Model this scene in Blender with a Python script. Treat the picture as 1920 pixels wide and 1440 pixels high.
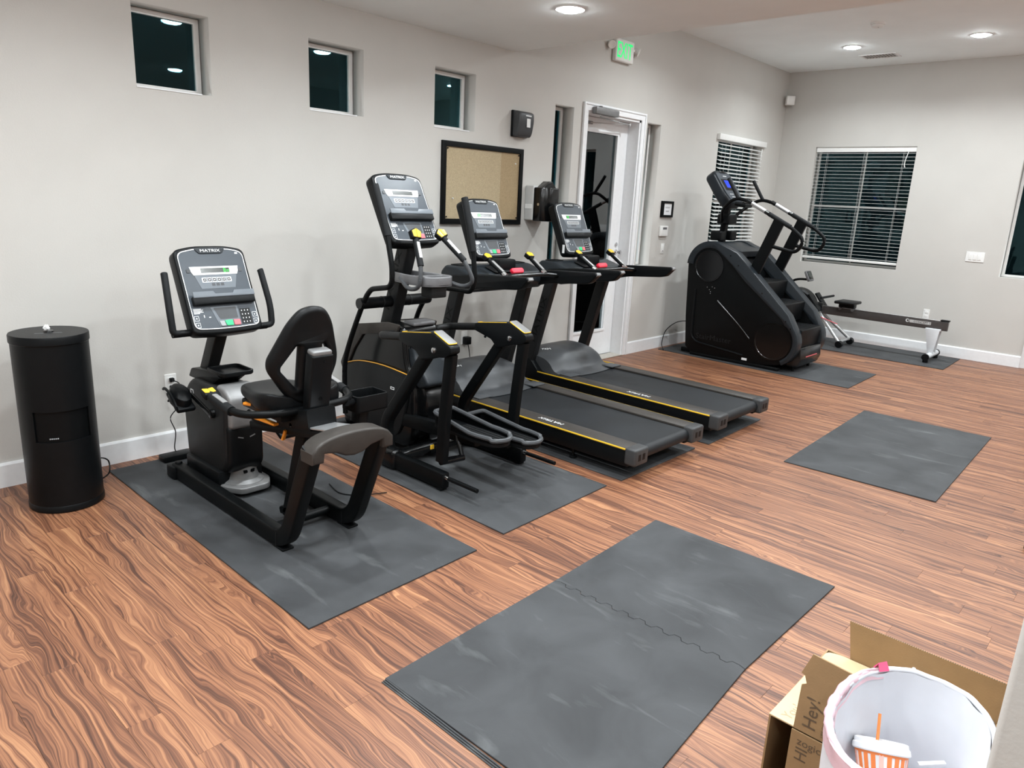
import bpy, bmesh, math, random
from mathutils import Vector, Matrix
random.seed(7)
for o in list(bpy.data.objects): bpy.data.objects.remove(o)
SC = bpy.context.scene
COL = SC.collection
PI = math.pi

# ------------------------------------------------------------------ camera
YAW, PIT, ROL = 0.73973168, 0.25273894, 0.04877021
_f = Vector((-math.sin(YAW)*math.cos(PIT), math.cos(YAW)*math.cos(PIT), -math.sin(PIT)))
_r = _f.cross(Vector((0, 0, 1))).normalized(); _u = _r.cross(_f)
_r2 = math.cos(ROL)*_r + math.sin(ROL)*_u; _u2 = -math.sin(ROL)*_r + math.cos(ROL)*_u
cam = bpy.data.objects.new('camera', bpy.data.cameras.new('camera')); COL.objects.link(cam)
mw = Matrix((_r2, _u2, -_f)).transposed().to_4x4(); mw.translation = (0, 0, 1.65)
cam.matrix_world = mw
cam.data.sensor_fit = 'HORIZONTAL'; cam.data.sensor_width = 36.0
cam.data.lens = 1354.402/1920*36.0; cam.data.clip_start = 0.02
SC.camera = cam
# ------------------------------------------------------------------ world (night outside) and exposure
W = bpy.data.worlds.new('night'); SC.world = W; W.use_nodes = True
W.node_tree.nodes['Background'].inputs[0].default_value = (0.006, 0.011, 0.013, 1)
W.node_tree.nodes['Background'].inputs[1].default_value = 1.0
VS = SC.view_settings
VS.view_transform = 'Standard'; VS.look = 'None'; VS.exposure = 0.0; VS.gamma = 1.0; VS.use_curve_mapping = False
LOW_W, HIGH_W = 14.2, 23.0          # watts of one downlight in the low and in the high ceiling
LAMP_COL = (0.90, 0.965, 1.0)
XW, YF, ZC, ZS, YS = -4.457, 10.12, 3.44, 2.82, 4.735   # window wall, far wall, ceiling, low ceiling, edge of low ceiling
XR, YB = 3.2, -1.4

# ------------------------------------------------------------------ materials
MT = {}
def mat(name, col, rough=0.5, metal=0.0, noise=0.06, nscale=30, bump=0.0, bscale=200, coat=0.0, emit=None, estr=0.0, spec=0.5, trans=0.0, sub=0.0):
    m = bpy.data.materials.new(name); m.use_nodes = True
    nt = m.node_tree; p = nt.nodes['Principled BSDF']
    p.inputs['Roughness'].default_value = rough; p.inputs['Metallic'].default_value = metal
    p.inputs['Specular IOR Level'].default_value = spec
    p.inputs['Coat Weight'].default_value = coat; p.inputs['Coat Roughness'].default_value = 0.08
    g = nt.nodes.new('ShaderNodeNewGeometry')
    n = nt.nodes.new('ShaderNodeTexNoise'); n.inputs['Scale'].default_value = nscale; n.inputs['Detail'].default_value = 4
    nt.links.new(g.outputs['Position'], n.inputs['Vector'])
    r = nt.nodes.new('ShaderNodeValToRGB')
    r.color_ramp.elements[0].position = 0.3; r.color_ramp.elements[1].position = 0.7
    r.color_ramp.elements[0].color = (*[max(0, c*(1-noise)) for c in col], 1)
    r.color_ramp.elements[1].color = (*[min(1, c*(1+noise)) for c in col], 1)
    nt.links.new(n.outputs['Fac'], r.inputs['Fac']); nt.links.new(r.outputs['Color'], p.inputs['Base Color'])
    if bump:
        n2 = nt.nodes.new('ShaderNodeTexNoise'); n2.inputs['Scale'].default_value = bscale; n2.inputs['Detail'].default_value = 3
        nt.links.new(g.outputs['Position'], n2.inputs['Vector'])
        b = nt.nodes.new('ShaderNodeBump'); b.inputs['Strength'].default_value = bump; b.inputs['Distance'].default_value = 0.004
        nt.links.new(n2.outputs['Fac'], b.inputs['Height']); nt.links.new(b.outputs['Normal'], p.inputs['Normal'])
    if emit:
        p.inputs['Emission Color'].default_value = (*emit, 1); p.inputs['Emission Strength'].default_value = estr
    if trans: p.inputs['Transmission Weight'].default_value = trans
    if sub:
        p.inputs['Subsurface Weight'].default_value = sub; p.inputs['Subsurface Radius'].default_value = (0.02, 0.02, 0.02)
    MT[name] = m
    return m
mat('wall', (0.545, 0.530, 0.500), 0.75, noise=0.02, nscale=3, bump=0.12, bscale=120)
mat('ceiling', (0.88, 0.94, 0.955), 0.8, noise=0.02, nscale=3, bump=0.1, bscale=120)
mat('white_trim', (0.80, 0.81, 0.82), 0.4, noise=0.02)
mat('white_plastic', (0.80, 0.80, 0.78), 0.35, noise=0.02)
mat('vinyl_frame', (0.78, 0.77, 0.75), 0.35, noise=0.02)
mat('black_metal', (0.003, 0.0036, 0.0040), 0.40, noise=0.1, spec=0.14)
mat('black_plastic', (0.004, 0.0047, 0.0053), 0.38, noise=0.1, spec=0.16, bump=0.08, bscale=900)
mat('black_gloss', (0.003, 0.0033, 0.0036), 0.2, noise=0.1, spec=0.45)
mat('black_foam', (0.007, 0.008, 0.009), 0.6, noise=0.15, spec=0.2, bump=0.2, bscale=900)
mat('vinyl_seat', (0.004, 0.0045, 0.005), 0.42, spec=0.2, noise=0.1, bump=0.15, bscale=500)
mat('charcoal', (0.011, 0.0115, 0.012), 0.42, spec=0.2, noise=0.08, bump=0.06, bscale=800)
mat('bronze_grey', (0.042, 0.037, 0.033), 0.45, metal=0.2, spec=0.3, noise=0.08)
mat('slate_plastic', (0.015, 0.019, 0.023), 0.36, spec=0.28, noise=0.06)
mat('hood_grey', (0.055, 0.058, 0.062), 0.38, spec=0.3, noise=0.1, nscale=8)
mat('console_face', (0.050, 0.060, 0.072), 0.36, noise=0.03, spec=0.3)
mat('console_light', (0.125, 0.142, 0.160), 0.36, noise=0.03, spec=0.3)
mat('silver', (0.52, 0.52, 0.52), 0.33, metal=0.75, noise=0.04)
mat('chrome', (0.75, 0.75, 0.76), 0.15, metal=1.0, noise=0.02)
mat('silver_plastic', (0.19, 0.19, 0.19), 0.40, metal=0.3, noise=0.04)
mat('grey_plastic', (0.13, 0.13, 0.135), 0.4, noise=0.04)
mat('aluminium', (0.62, 0.63, 0.64), 0.3, metal=0.8, noise=0.04)
mat('yellow', (0.80, 0.50, 0.03), 0.4, noise=0.03)
mat('orange', (0.80, 0.27, 0.02), 0.4, noise=0.03)
mat('orange_line', (0.62, 0.30, 0.03), 0.4, noise=0.03)
mat('red', (0.75, 0.02, 0.05), 0.35, noise=0.03)
mat('pale_red', (0.70, 0.12, 0.14), 0.4, noise=0.03)
mat('green', (0.02, 0.55, 0.18), 0.4, noise=0.03)
mat('green_led', (0.02, 0.3, 0.03), 0.4, emit=(0.05, 0.9, 0.1), estr=0.8)
mat('green_sign', (0.01, 0.5, 0.12), 0.4, emit=(0.0, 1.0, 0.22), estr=0.75)
mat('blue_lcd', (0.01, 0.02, 0.3), 0.2, emit=(0.02, 0.08, 0.9), estr=0.7)
mat('lcd', (0.055, 0.06, 0.055), 0.2, noise=0.03)
mat('white_print', (0.75, 0.76, 0.76), 0.4, noise=0.02)
mat('grey_print', (0.28, 0.29, 0.30), 0.4, noise=0.02)
mat('dark_print', (0.0015, 0.0016, 0.0017), 0.4, spec=0.15, noise=0.02)
mat('cap_grey', (0.040, 0.041, 0.042), 0.42, noise=0.06, spec=0.3)
mat('belt', (0.009, 0.0105, 0.0125), 0.5, spec=0.3, noise=0.25, nscale=5, bump=0.1, bscale=700)
mat('cork', (0.40, 0.32, 0.20), 0.85, noise=0.16, nscale=140, bump=0.4, bscale=260)
mat('cork_dark', (0.34, 0.25, 0.14), 0.85, noise=0.16, nscale=140, bump=0.4, bscale=260)
mat('kraft', (0.30, 0.19, 0.092), 0.75, noise=0.08, nscale=14, bump=0.1)  # darkened so the colour carries the far flap's backlit shade
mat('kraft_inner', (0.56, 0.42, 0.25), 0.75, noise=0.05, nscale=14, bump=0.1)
mat('kraft_print', (0.11, 0.075, 0.045), 0.75, noise=0.05)
mat('kraft_faint', (0.34, 0.27, 0.17), 0.75, noise=0.05)
mat('liner', (0.68, 0.69, 0.73), 0.45, noise=0.03, nscale=12, sub=0.15, bump=0.15, bscale=18)
mat('liner_pink', (0.66, 0.45, 0.50), 0.45, noise=0.12, nscale=12, bump=0.15, bscale=18)
mat('hot_pink', (0.80, 0.12, 0.25), 0.45, noise=0.05)
mat('cup_white', (0.78, 0.78, 0.78), 0.4, noise=0.02)
mat('cup_orange', (0.85, 0.22, 0.05), 0.45, noise=0.03)
mat('cup_pale', (0.85, 0.50, 0.42), 0.45, noise=0.05)
mat('tissue', (0.85, 0.85, 0.84), 0.8, noise=0.03)
mat('pale_grey', (0.50, 0.50, 0.49), 0.45, noise=0.03)
mat('rower_rail', (0.075, 0.068, 0.066), 0.38, metal=0.4, noise=0.05)
mat('rower_white', (0.62, 0.64, 0.66), 0.35, noise=0.03)
mat('threshold', (0.45, 0.42, 0.37), 0.5, noise=0.08)
mat('paper', (0.72, 0.73, 0.74), 0.7, noise=0.02)
mat('lamp', (0.9, 0.9, 0.9), 0.4, emit=(0.93, 0.98, 1.0), estr=165.0)
mat('night_ground', (0.02, 0.022, 0.02), 0.9, noise=0.3)

def glass_mat(key='glass', ior=1.42, tint=(0.42, 0.80, 0.90, 1)):
    m = bpy.data.materials.new('window_' + key); m.use_nodes = True; nt = m.node_tree
    for n in list(nt.nodes): nt.nodes.remove(n)
    out = nt.nodes.new('ShaderNodeOutputMaterial'); mx = nt.nodes.new('ShaderNodeMixShader')
    t = nt.nodes.new('ShaderNodeBsdfTransparent'); t.inputs[0].default_value = (0.55, 0.66, 0.66, 1)
    g = nt.nodes.new('ShaderNodeBsdfGlossy'); g.inputs['Roughness'].default_value = 0.012; g.inputs[0].default_value = tint
    fr = nt.nodes.new('ShaderNodeFresnel'); fr.inputs[0].default_value = ior
    nz = nt.nodes.new('ShaderNodeTexNoise'); nz.inputs['Scale'].default_value = 1.5
    bp = nt.nodes.new('ShaderNodeBump'); bp.inputs['Strength'].default_value = 0.02; bp.inputs['Distance'].default_value = 0.01
    nt.links.new(nz.outputs['Fac'], bp.inputs['Height']); nt.links.new(bp.outputs['Normal'], g.inputs['Normal'])
    nt.links.new(fr.outputs[0], mx.inputs[0]); nt.links.new(t.outputs[0], mx.inputs[1]); nt.links.new(g.outputs[0], mx.inputs[2])
    nt.links.new(mx.outputs[0], out.inputs[0]); MT[key] = m
glass_mat(); glass_mat('door_glass', 1.95, (0.92, 0.97, 1.0, 1))

def wood_mat():
    m = bpy.data.materials.new('wood_plank'); m.use_nodes = True; nt = m.node_tree; p = nt.nodes['Principled BSDF']
    N = nt.nodes.new; L = nt.links.new
    g = N('ShaderNodeNewGeometry'); oi = N('ShaderNodeObjectInfo'); at = N('ShaderNodeAttribute'); at.attribute_name = 'rnd'
    ad = N('ShaderNodeMath'); ad.operation = 'ADD'; L(oi.outputs['Random'], ad.inputs[0]); L(at.outputs['Fac'], ad.inputs[1])
    fr = N('ShaderNodeMath'); fr.operation = 'FRACT'; L(ad.outputs[0], fr.inputs[0])
    sc = N('ShaderNodeMath'); sc.operation = 'MULTIPLY'; sc.inputs[1].default_value = 37.0; L(fr.outputs[0], sc.inputs[0])
    cx = N('ShaderNodeCombineXYZ'); L(sc.outputs[0], cx.inputs[0]); L(sc.outputs[0], cx.inputs[1]); L(sc.outputs[0], cx.inputs[2])
    va = N('ShaderNodeVectorMath'); va.operation = 'ADD'; L(g.outputs['Position'], va.inputs[0]); L(cx.outputs[0], va.inputs[1])
    def noise(scale, detail, dist, sv):
        v = N('ShaderNodeVectorMath'); v.operation = 'MULTIPLY'; v.inputs[1].default_value = sv; L(va.outputs[0], v.inputs[0])
        n = N('ShaderNodeTexNoise'); n.inputs['Scale'].default_value = scale; n.inputs['Detail'].default_value = detail
        n.inputs['Distortion'].default_value = dist; L(v.outputs[0], n.inputs['Vector']); return n
    def ma(src, mul, add):
        n = N('ShaderNodeMath'); n.operation = 'MULTIPLY_ADD'; n.inputs[1].default_value = mul
        L(src, n.inputs[0])
        if isinstance(add, float): n.inputs[2].default_value = add
        else: L(add, n.inputs[2])
        return n.outputs[0]
    n1 = noise(1.0, 2.5, 0.4, (1.7, 6.5, 1))
    sp = N('ShaderNodeSeparateXYZ'); L(va.outputs[0], sp.inputs[0])
    wy = ma(n1.outputs['Fac'], 0.15, sp.outputs[1])          # the grain lines bend round soft figures
    def streak(kx, ky, det, rough):
        c = N('ShaderNodeCombineXYZ'); L(ma(sp.outputs[0], kx, 0.0), c.inputs[0]); L(ma(wy, ky, 0.0), c.inputs[1]); L(sc.outputs[0], c.inputs[2])
        n = N('ShaderNodeTexNoise'); n.inputs['Scale'].default_value = 1.0; n.inputs['Detail'].default_value = det; n.inputs['Roughness'].default_value = rough
        L(c.outputs[0], n.inputs['Vector']); return n
    n2 = streak(0.8, 78.0, 5.0, 0.65)
    n4 = streak(3.0, 330.0, 2.0, 0.5)
    n3 = streak(0.9, 17.0, 2.0, 0.5)
    v = ma(fr.outputs[0], 0.05, -0.425)
    v = ma(n2.outputs['Fac'], 0.95, v)
    v = ma(n3.outputs['Fac'], 0.36, v)
    v = ma(n4.outputs['Fac'], 0.42, v)
    r = N('ShaderNodeValToRGB'); e = r.color_ramp.elements
    e[0].position = 0.30; e[0].color = (0.066, 0.026, 0.015, 1); e[1].position = 0.70; e[1].color = (0.40, 0.200, 0.098, 1)
    k = e.new(0.41); k.color = (0.142, 0.057, 0.030, 1); k = e.new(0.53); k.color = (0.262, 0.114, 0.057, 1)
    L(v, r.inputs['Fac']); L(r.outputs['Color'], p.inputs['Base Color'])
    p.inputs['Roughness'].default_value = 0.42; p.inputs['Specular IOR Level'].default_value = 0.5
    b = N('ShaderNodeBump'); b.inputs['Strength'].default_value = 0.08; b.inputs['Distance'].default_value = 0.002
    L(n2.outputs['Fac'], b.inputs['Height']); L(b.outputs['Normal'], p.inputs['Normal'])
    MT['wood'] = m
wood_mat()

def rubber_mat():
    m = bpy.data.materials.new('rubber_mat'); m.use_nodes = True; nt = m.node_tree; p = nt.nodes['Principled BSDF']
    N = nt.nodes.new; L = nt.links.new
    g = N('ShaderNodeNewGeometry')
    n1 = N('ShaderNodeTexNoise'); n1.inputs['Scale'].default_value = 3.2; n1.inputs['Detail'].default_value = 5; n1.inputs['Distortion'].default_value = 0.6
    n2 = N('ShaderNodeTexNoise'); n2.inputs['Scale'].default_value = 420; n2.inputs['Detail'].default_value = 2
    n3 = N('ShaderNodeTexNoise'); n3.inputs['Scale'].default_value = 1.0; n3.inputs['Detail'].default_value = 6; n3.inputs['Distortion'].default_value = 0.7
    for n in (n1, n2): L(g.outputs['Position'], n.inputs['Vector'])
    mp = N('ShaderNodeMapping'); mp.inputs['Rotation'].default_value = (0, 0, 0.5); mp.inputs['Scale'].default_value = (3.0, 11.0, 1.0)
    L(g.outputs['Position'], mp.inputs['Vector']); L(mp.outputs['Vector'], n3.inputs['Vector'])
    r = N('ShaderNodeValToRGB'); e = r.color_ramp.elements
    e[0].position = 0.3; e[0].color = (0.024, 0.0255, 0.0275, 1); e[1].position = 0.75; e[1].color = (0.052, 0.0545, 0.058, 1)
    L(n1.outputs['Fac'], r.inputs['Fac'])
    r3 = N('ShaderNodeValToRGB'); e = r3.color_ramp.elements
    e[0].position = 0.60; e[0].color = (0, 0, 0, 1); e[1].position = 0.80; e[1].color = (0.055, 0.058, 0.057, 1)
    L(n3.outputs['Fac'], r3.inputs['Fac'])
    mx = N('ShaderNodeMix'); mx.data_type = 'RGBA'; mx.blend_type = 'ADD'; mx.inputs['Factor'].default_value = 1.0
    L(r.outputs['Color'], mx.inputs['A']); L(r3.outputs['Color'], mx.inputs['B']); L(mx.outputs['Result'], p.inputs['Base Color'])
    p.inputs['Roughness'].default_value = 0.68; p.inputs['Specular IOR Level'].default_value = 0.4
    b = N('ShaderNodeBump'); b.inputs['Strength'].default_value = 0.25; b.inputs['Distance'].default_value = 0.002
    L(n2.outputs['Fac'], b.inputs['Height']); L(b.outputs['Normal'], p.inputs['Normal'])
    MT['rubber'] = m
rubber_mat()

# ------------------------------------------------------------------ helpers
def V(*a): return Vector(a)
def Mtx(o, ex, ey):
    ex = Vector(ex).normalized(); ey = Vector(ey).normalized(); ez = ex.cross(ey).normalized(); ey = ez.cross(ex)
    m = Matrix((ex, ey, ez)).transposed().to_4x4(); m.translation = o
    return m
def rrect(x0, y0, x1, y1, r, n=4):
    p = []
    for cx, cy, a in ((x1-r, y1-r, 0), (x0+r, y1-r, 90), (x0+r, y0+r, 180), (x1-r, y0+r, 270)):
        for i in range(n+1):
            t = math.radians(a+90*i/n); p.append((cx+r*math.cos(t), cy+r*math.sin(t)))
    return p
def roundpoly(pts, r, n=4):
    out = []; k = len(pts)
    for i in range(k):
        a, b, c = Vector(pts[i-1]), Vector(pts[i]), Vector(pts[(i+1) % k])
        ri = r[i] if isinstance(r, (list, tuple)) else r
        if ri <= 0: out.append(tuple(b)); continue
        d1 = (a-b); d2 = (c-b); q = min(ri, d1.length*0.45, d2.length*0.45)
        p1 = b+d1.normalized()*q; p2 = b+d2.normalized()*q
        for j in range(n+1):
            t = j/n; out.append(tuple((1-t)**2*p1+2*t*(1-t)*b+t*t*p2))
    return out
def bez(pts, n=6):
    """Catmull-Rom through 3-D points"""
    P = [Vector(p) for p in pts]; out = []
    for i in range(len(P)-1):
        p0 = P[max(0, i-1)]; p1 = P[i]; p2 = P[i+1]; p3 = P[min(len(P)-1, i+2)]
        for j in range(n):
            t = j/n
            out.append(0.5*((2*p1)+(p2-p0)*t+(2*p0-5*p1+4*p2-p3)*t*t+(3*p1-p0-3*p2+p3)*t**3))
    out.append(P[-1]); return out
def fillet(pts, r, n=6):
    """round the corners of a 3-D polyline"""
    P = [Vector(p) for p in pts]; out = [P[0]]
    for i in range(1, len(P)-1):
        a, b, c = P[i-1], P[i], P[i+1]; d1 = a-b; d2 = c-b
        q = min(r, d1.length*0.48, d2.length*0.48); p1 = b+d1.normalized()*q; p2 = b+d2.normalized()*q
        for j in range(n+1):
            t = j/n; out.append((1-t)**2*p1+2*t*(1-t)*b+t*t*p2)
    out.append(P[-1]); return out

class B:
    def __init__(s, M=None): s.bm = bmesh.new(); s.M = M
    def _add(s, t, M=None):
        M = M if M is not None else s.M
        if M is not None: bmesh.ops.transform(t, matrix=M, verts=t.verts)
        me = bpy.data.meshes.new('tmp'); t.to_mesh(me); t.free(); s.bm.from_mesh(me); bpy.data.meshes.remove(me)
        return s
    def _bev(s, t, bev, seg):
        if bev > 0:
            es = [e for e in t.edges if len(e.link_faces) == 2 and e.calc_face_angle(0) > 0.6]
            if es: bmesh.ops.bevel(t, geom=es, offset=bev, segments=seg, profile=0.5, affect='EDGES', clamp_overlap=True)
    def box(s, lo, hi, bev=0.0, seg=2, M=None):
        t = bmesh.new(); bmesh.ops.create_cube(t, size=1.0)
        for v in t.verts:
            v.co = Vector([lo[i]+(hi[i]-lo[i])*(v.co[i]+0.5) for i in range(3)])
        s._bev(t, bev, seg); return s._add(t, M)
    def prism(s, pts, plane, a, b, bev=0.0, seg=2, M=None):
        t = bmesh.new()
        def mk(p, w):
            return {'xz': (p[0], w, p[1]), 'yz': (w, p[0], p[1]), 'xy': (p[0], p[1], w)}[plane]
        lo = [t.verts.new(mk(p, a)) for p in pts]; hi = [t.verts.new(mk(p, b)) for p in pts]
        k = len(pts)
        t.faces.new(lo); t.faces.new(hi[::-1])
        for i in range(k): t.faces.new((lo[i], hi[i], hi[(i+1) % k], lo[(i+1) % k]))
        bmesh.ops.recalc_face_normals(t, faces=t.faces)
        if bev > 0:
            es = [e for e in t.edges if len(e.link_faces) == 2 and any(len(f.verts) > 4 or f in list(t.faces)[:2] for f in e.link_faces) and e.calc_face_angle(0) > 0.6]
            if es: bmesh.ops.bevel(t, geom=es, offset=bev, segments=seg, profile=0.5, affect='EDGES', clamp_overlap=True)
        return s._add(t, M)
    def sweep(s, pts, sec, up=(0, 0, 1), caps=True, closed=False, scl=None, M=None):
        """sweep a closed 2-D section (u,v) along pts; u = side, v = up"""
        t = bmesh.new(); P = [Vector(p) for p in pts]; rings = []; n = len(P); up = Vector(up)
        for i, p in enumerate(P):
            if closed: d = P[(i+1) % n]-P[i-1]
            else: d = P[min(n-1, i+1)]-P[max(0, i-1)]
            d.normalize(); side = d.cross(up)
            if side.length < 1e-4: side = d.cross(Vector((1, 0, 0)))
            side.normalize(); u2 = side.cross(d).normalized()
            k = 1.0
            if 0 < i < n-1:
                c = (P[i]-P[i-1]).normalized().dot((P[i+1]-P[i]).normalized()); k = 1/max(0.6, math.sqrt((1+c)/2))
            q = scl[i] if scl else 1.0
            rings.append([t.verts.new(p+side*a*q+u2*b*q) for a, b in sec])
        m = len(sec)
        for i in range(n if closed else n-1):
            r1, r2 = rings[i], rings[(i+1) % n]
            for j in range(m): t.faces.new((r1[j], r1[(j+1) % m], r2[(j+1) % m], r2[j]))
        if caps and not closed: t.faces.new(rings[0][::-1]); t.faces.new(rings[-1])
        bmesh.ops.recalc_face_normals(t, faces=t.faces)
        return s._add(t, M)
    def tube(s, pts, r, n=10, scl=None, up=(0.03, 0.05, 1), closed=False, M=None):
        return s.sweep(pts, [(r*math.cos(2*PI*i/n), r*math.sin(2*PI*i/n)) for i in range(n)], up, True, closed, scl, M)
    def bar(s, a, b, w, h, up=(0, 0, 1), r=0.0, M=None):
        sec = rrect(-w/2, -h/2, w/2, h/2, r, 2) if r else [(w/2, h/2), (-w/2, h/2), (-w/2, -h/2), (w/2, -h/2)]
        return s.sweep([a, b], sec, up, M=M)
    def lathe(s, prof, c=(0, 0, 0), axis='z', n=28, M=None, sy=1.0):
        t = bmesh.new(); rings = []
        for r, z in prof:
            if r < 1e-6: rings.append([t.verts.new((0, 0, z))])
            else: rings.append([t.verts.new((r*math.cos(2*PI*i/n), r*sy*math.sin(2*PI*i/n), z)) for i in range(n)])
        for a, b in zip(rings, rings[1:]):
            for i in range(n):
                j = (i+1) % n
                if len(a) == 1 and len(b) == 1: continue
                if len(a) == 1: t.faces.new((a[0], b[j], b[i]))
                elif len(b) == 1: t.faces.new((a[i], a[j], b[0]))
                else: t.faces.new((a[i], a[j], b[j], b[i]))
        bmesh.ops.recalc_face_normals(t, faces=t.faces)
        R = {'z': Matrix(), 'y': Matrix.Rotation(-PI/2, 4, 'X'), 'x': Matrix.Rotation(PI/2, 4, 'Y')}[axis]
        bmesh.ops.transform(t, matrix=Matrix.Translation(c) @ R, verts=t.verts)
        return s._add(t, M)
    def cyl(s, c, r, h, axis='z', n=24, bev=0.0, M=None):
        """disc of height h starting at c along the axis"""
        p = [(0, 0), (r-bev, 0), (r, bev), (r, h-bev), (r-bev, h), (0, h)] if bev else [(0, 0), (r, 0), (r, h), (0, h)]
        return s.lathe(p, c, axis, n, M)
    def ball(s, c, r, sc=(1, 1, 1), n=14, M=None):
        t = bmesh.new(); bmesh.ops.create_uvsphere(t, u_segments=n, v_segments=n//2+2, radius=r)
        for v in t.verts: v.co = Vector((v.co.x*sc[0]+c[0], v.co.y*sc[1]+c[1], v.co.z*sc[2]+c[2]))
        return s._add(t, M)
    def plate(s, loops, M, th=0.004, bev=0.0, z0=0.0):
        """2-D outline with holes, extruded th along the local z of M, from z0"""
        cu = bpy.data.curves.new('tmp', 'CURVE'); cu.dimensions = '2D'; cu.fill_mode = 'BOTH'
        cu.extrude = max(0.0, th/2-bev); cu.bevel_depth = bev; cu.bevel_resolution = 2; cu.offset = -bev
        for lp in loops:
            sp = cu.splines.new('POLY'); sp.points.add(len(lp)-1); sp.use_cyclic_u = True
            for q, p in zip(sp.points, lp): q.co = (p[0], p[1], 0, 1)
        return s._curve(cu, M, z0+th/2)
    def text(s, txt, size, M, th=0.0008, align='CENTER', shear=0.0, sx=1.0, z0=0.0, off=0.0):
        cu = bpy.data.curves.new('tmp', 'FONT'); cu.body = txt; cu.size = size; cu.align_x = align; cu.align_y = 'CENTER'
        cu.extrude = th/2; cu.shear = shear; cu.offset = off; cu.resolution_u = 3
        return s._curve(cu, M @ Matrix.Diagonal((sx, 1, 1, 1)), z0+th/2)
    def _curve(s, cu, M, dz):
        ob = bpy.data.objects.new('tmp', cu); COL.objects.link(ob)
        dg = bpy.context.evaluated_depsgraph_get()
        me = bpy.data.meshes.new_from_object(ob.evaluated_get(dg))
        t = bmesh.new(); t.from_mesh(me)
        bmesh.ops.remove_doubles(t, verts=t.verts, dist=1e-6)
        bmesh.ops.transform(t, matrix=M @ Matrix.Translation((0, 0, dz)), verts=t.verts)
        bpy.data.objects.remove(ob); bpy.data.curves.remove(cu); bpy.data.meshes.remove(me)
        me2 = bpy.data.meshes.new('tmp'); t.to_mesh(me2); t.free(); s.bm.from_mesh(me2); bpy.data.meshes.remove(me2)
        return s
    def obj(s, name, material, parent=None, smooth=35, label=None):
        off = Vector((0, 0, 0))
        if parent is not None:
            q = parent
            while q is not None: off += q.location; q = q.parent
        bmesh.ops.translate(s.bm, vec=-off, verts=s.bm.verts)
        me = bpy.data.meshes.new(name); s.bm.to_mesh(me); s.bm.free()
        if smooth:
            me.polygons.foreach_set('use_smooth', [True]*len(me.polygons)); me.set_sharp_from_angle(angle=math.radians(smooth))
        me.materials.append(MT[material])
        o = bpy.data.objects.new(name, me); COL.objects.link(o)
        if parent is not None: o.parent = parent
        if label: o['label'] = label
        return o
def thing(name, label, cat, loc, group=None):
    o = bpy.data.objects.new(name, None); COL.objects.link(o); o.location = loc; o.empty_display_size = 0.1
    return tag(o, label, cat, group)
def tag(o, label, cat, group=None):
    o['label'] = label; o['category'] = cat
    if group: o['group'] = group
    return o
def struct(o): o['kind'] = 'structure'; return o
def rebase(o, loc):
    """put the origin of a one-mesh thing at its base"""
    o.data.transform(Matrix.Translation(-Vector(loc))); o.location = loc; return o
def copy_tree(o, parent=None):
    c = o.copy(); COL.objects.link(c); c.parent = parent
    for ch in o.children: copy_tree(ch, c)
    return c

# ------------------------------------------------------------------ room shell
WT = 0.165      # wall thickness (reveal)
# window openings in the window wall (y0,z0,y1,z1)
W1 = [(1.690, 2.147, 2.117, 2.578), (2.775, 2.147, 3.205, 2.583), (3.855, 2.147, 4.285, 2.580)]
SL = [(5.284, 0.98, 5.553, 2.480), (6.796, 0.98, 7.057, 2.475)]
BW = (8.36, 0.98, 9.56, 2.47)
DR = (5.752, 0.0, 6.664, 2.478)
def rect(y0, z0, y1, z1): return [(y0, z0), (y1, z0), (y1, z1), (y0, z1)]
Mleft = Mtx((XW, 0, 0), (0, 1, 0), (0, 0, 1))          # local z = +x, into the room
bl = B()
outer = [(YB, 0), (DR[0], 0), (DR[0], DR[3]), (DR[2], DR[3]), (DR[2], 0), (YF+WT, 0), (YF+WT, ZC), (YB, ZC)]
bl.plate([outer]+[rect(*w) for w in W1+SL+[BW]], Mleft, WT, 0, -WT)
wall_left = struct(bl.obj('wall_left', 'wall', smooth=0))
# far wall (x0,z0,x1,z1)
FW = (-3.965, 0.985, -2.735, 2.487); FS = (-1.62, 1.015, -1.29, 2.487); FD = (-1.14, 0.0, -0.22, 2.478)
Mfar = Mtx((0, YF, 0), (1, 0, 0), (0, 0, 1))            # local z = -y, into the room
outer = [(XW, 0), (FD[0], 0), (FD[0], FD[3]), (FD[2], FD[3]), (FD[2], 0), (XR, 0), (XR, ZC), (XW, ZC)]
struct(B().plate([outer, rect(*FW), rect(*FS)], Mfar, WT, 0, -WT).obj('wall_far', 'wall', smooth=0))
struct(B().box((XR, YB, 0), (XR+0.12, YF, ZC)).obj('wall_right', 'wall', smooth=0))
struct(B().box((XW, YB-0.12, 0), (XR, YB, ZC)).obj('wall_back', 'wall', smooth=0))
struct(B().box((-0.062, 1.02, 0), (XR, 1.2, ZS), 0.008, 3).obj('wall_near', 'wall'))
# ceilings with real holes for the downlights
LOWN = [(r, c) for r in range(4) for c in range(4)]
LOW = [((-3.2, -1.98, -0.72, 0.6)[c], (-0.05, 1.26, 2.57, 3.88)[r]-(0.25 if c > 1 else 0)) for r, c in LOWN]  # first row is unseen, added to brighten the near wall
HIGH = [(x, y) for y in (6.5, 8.875) for x in (-3.24, -2.0, -0.75, 0.6, 1.9)]
def circ(c, r, n=24): return [(c[0]+r*math.cos(2*PI*i/n), c[1]+r*math.sin(2*PI*i/n)) for i in range(n)]
struct(B().plate([rect(XW, YB, XR, YS)]+[circ(c, 0.075) for c in LOW], Mtx((0, 0, ZS), (1, 0, 0), (0, 1, 0)), 0.10).obj('ceiling_low', 'ceiling', smooth=0))
struct(B().box((XW, YS-0.10, ZS+0.1001), (XR, YS, ZC)).obj('ceiling_drop_face', 'ceiling', smooth=0))
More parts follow.
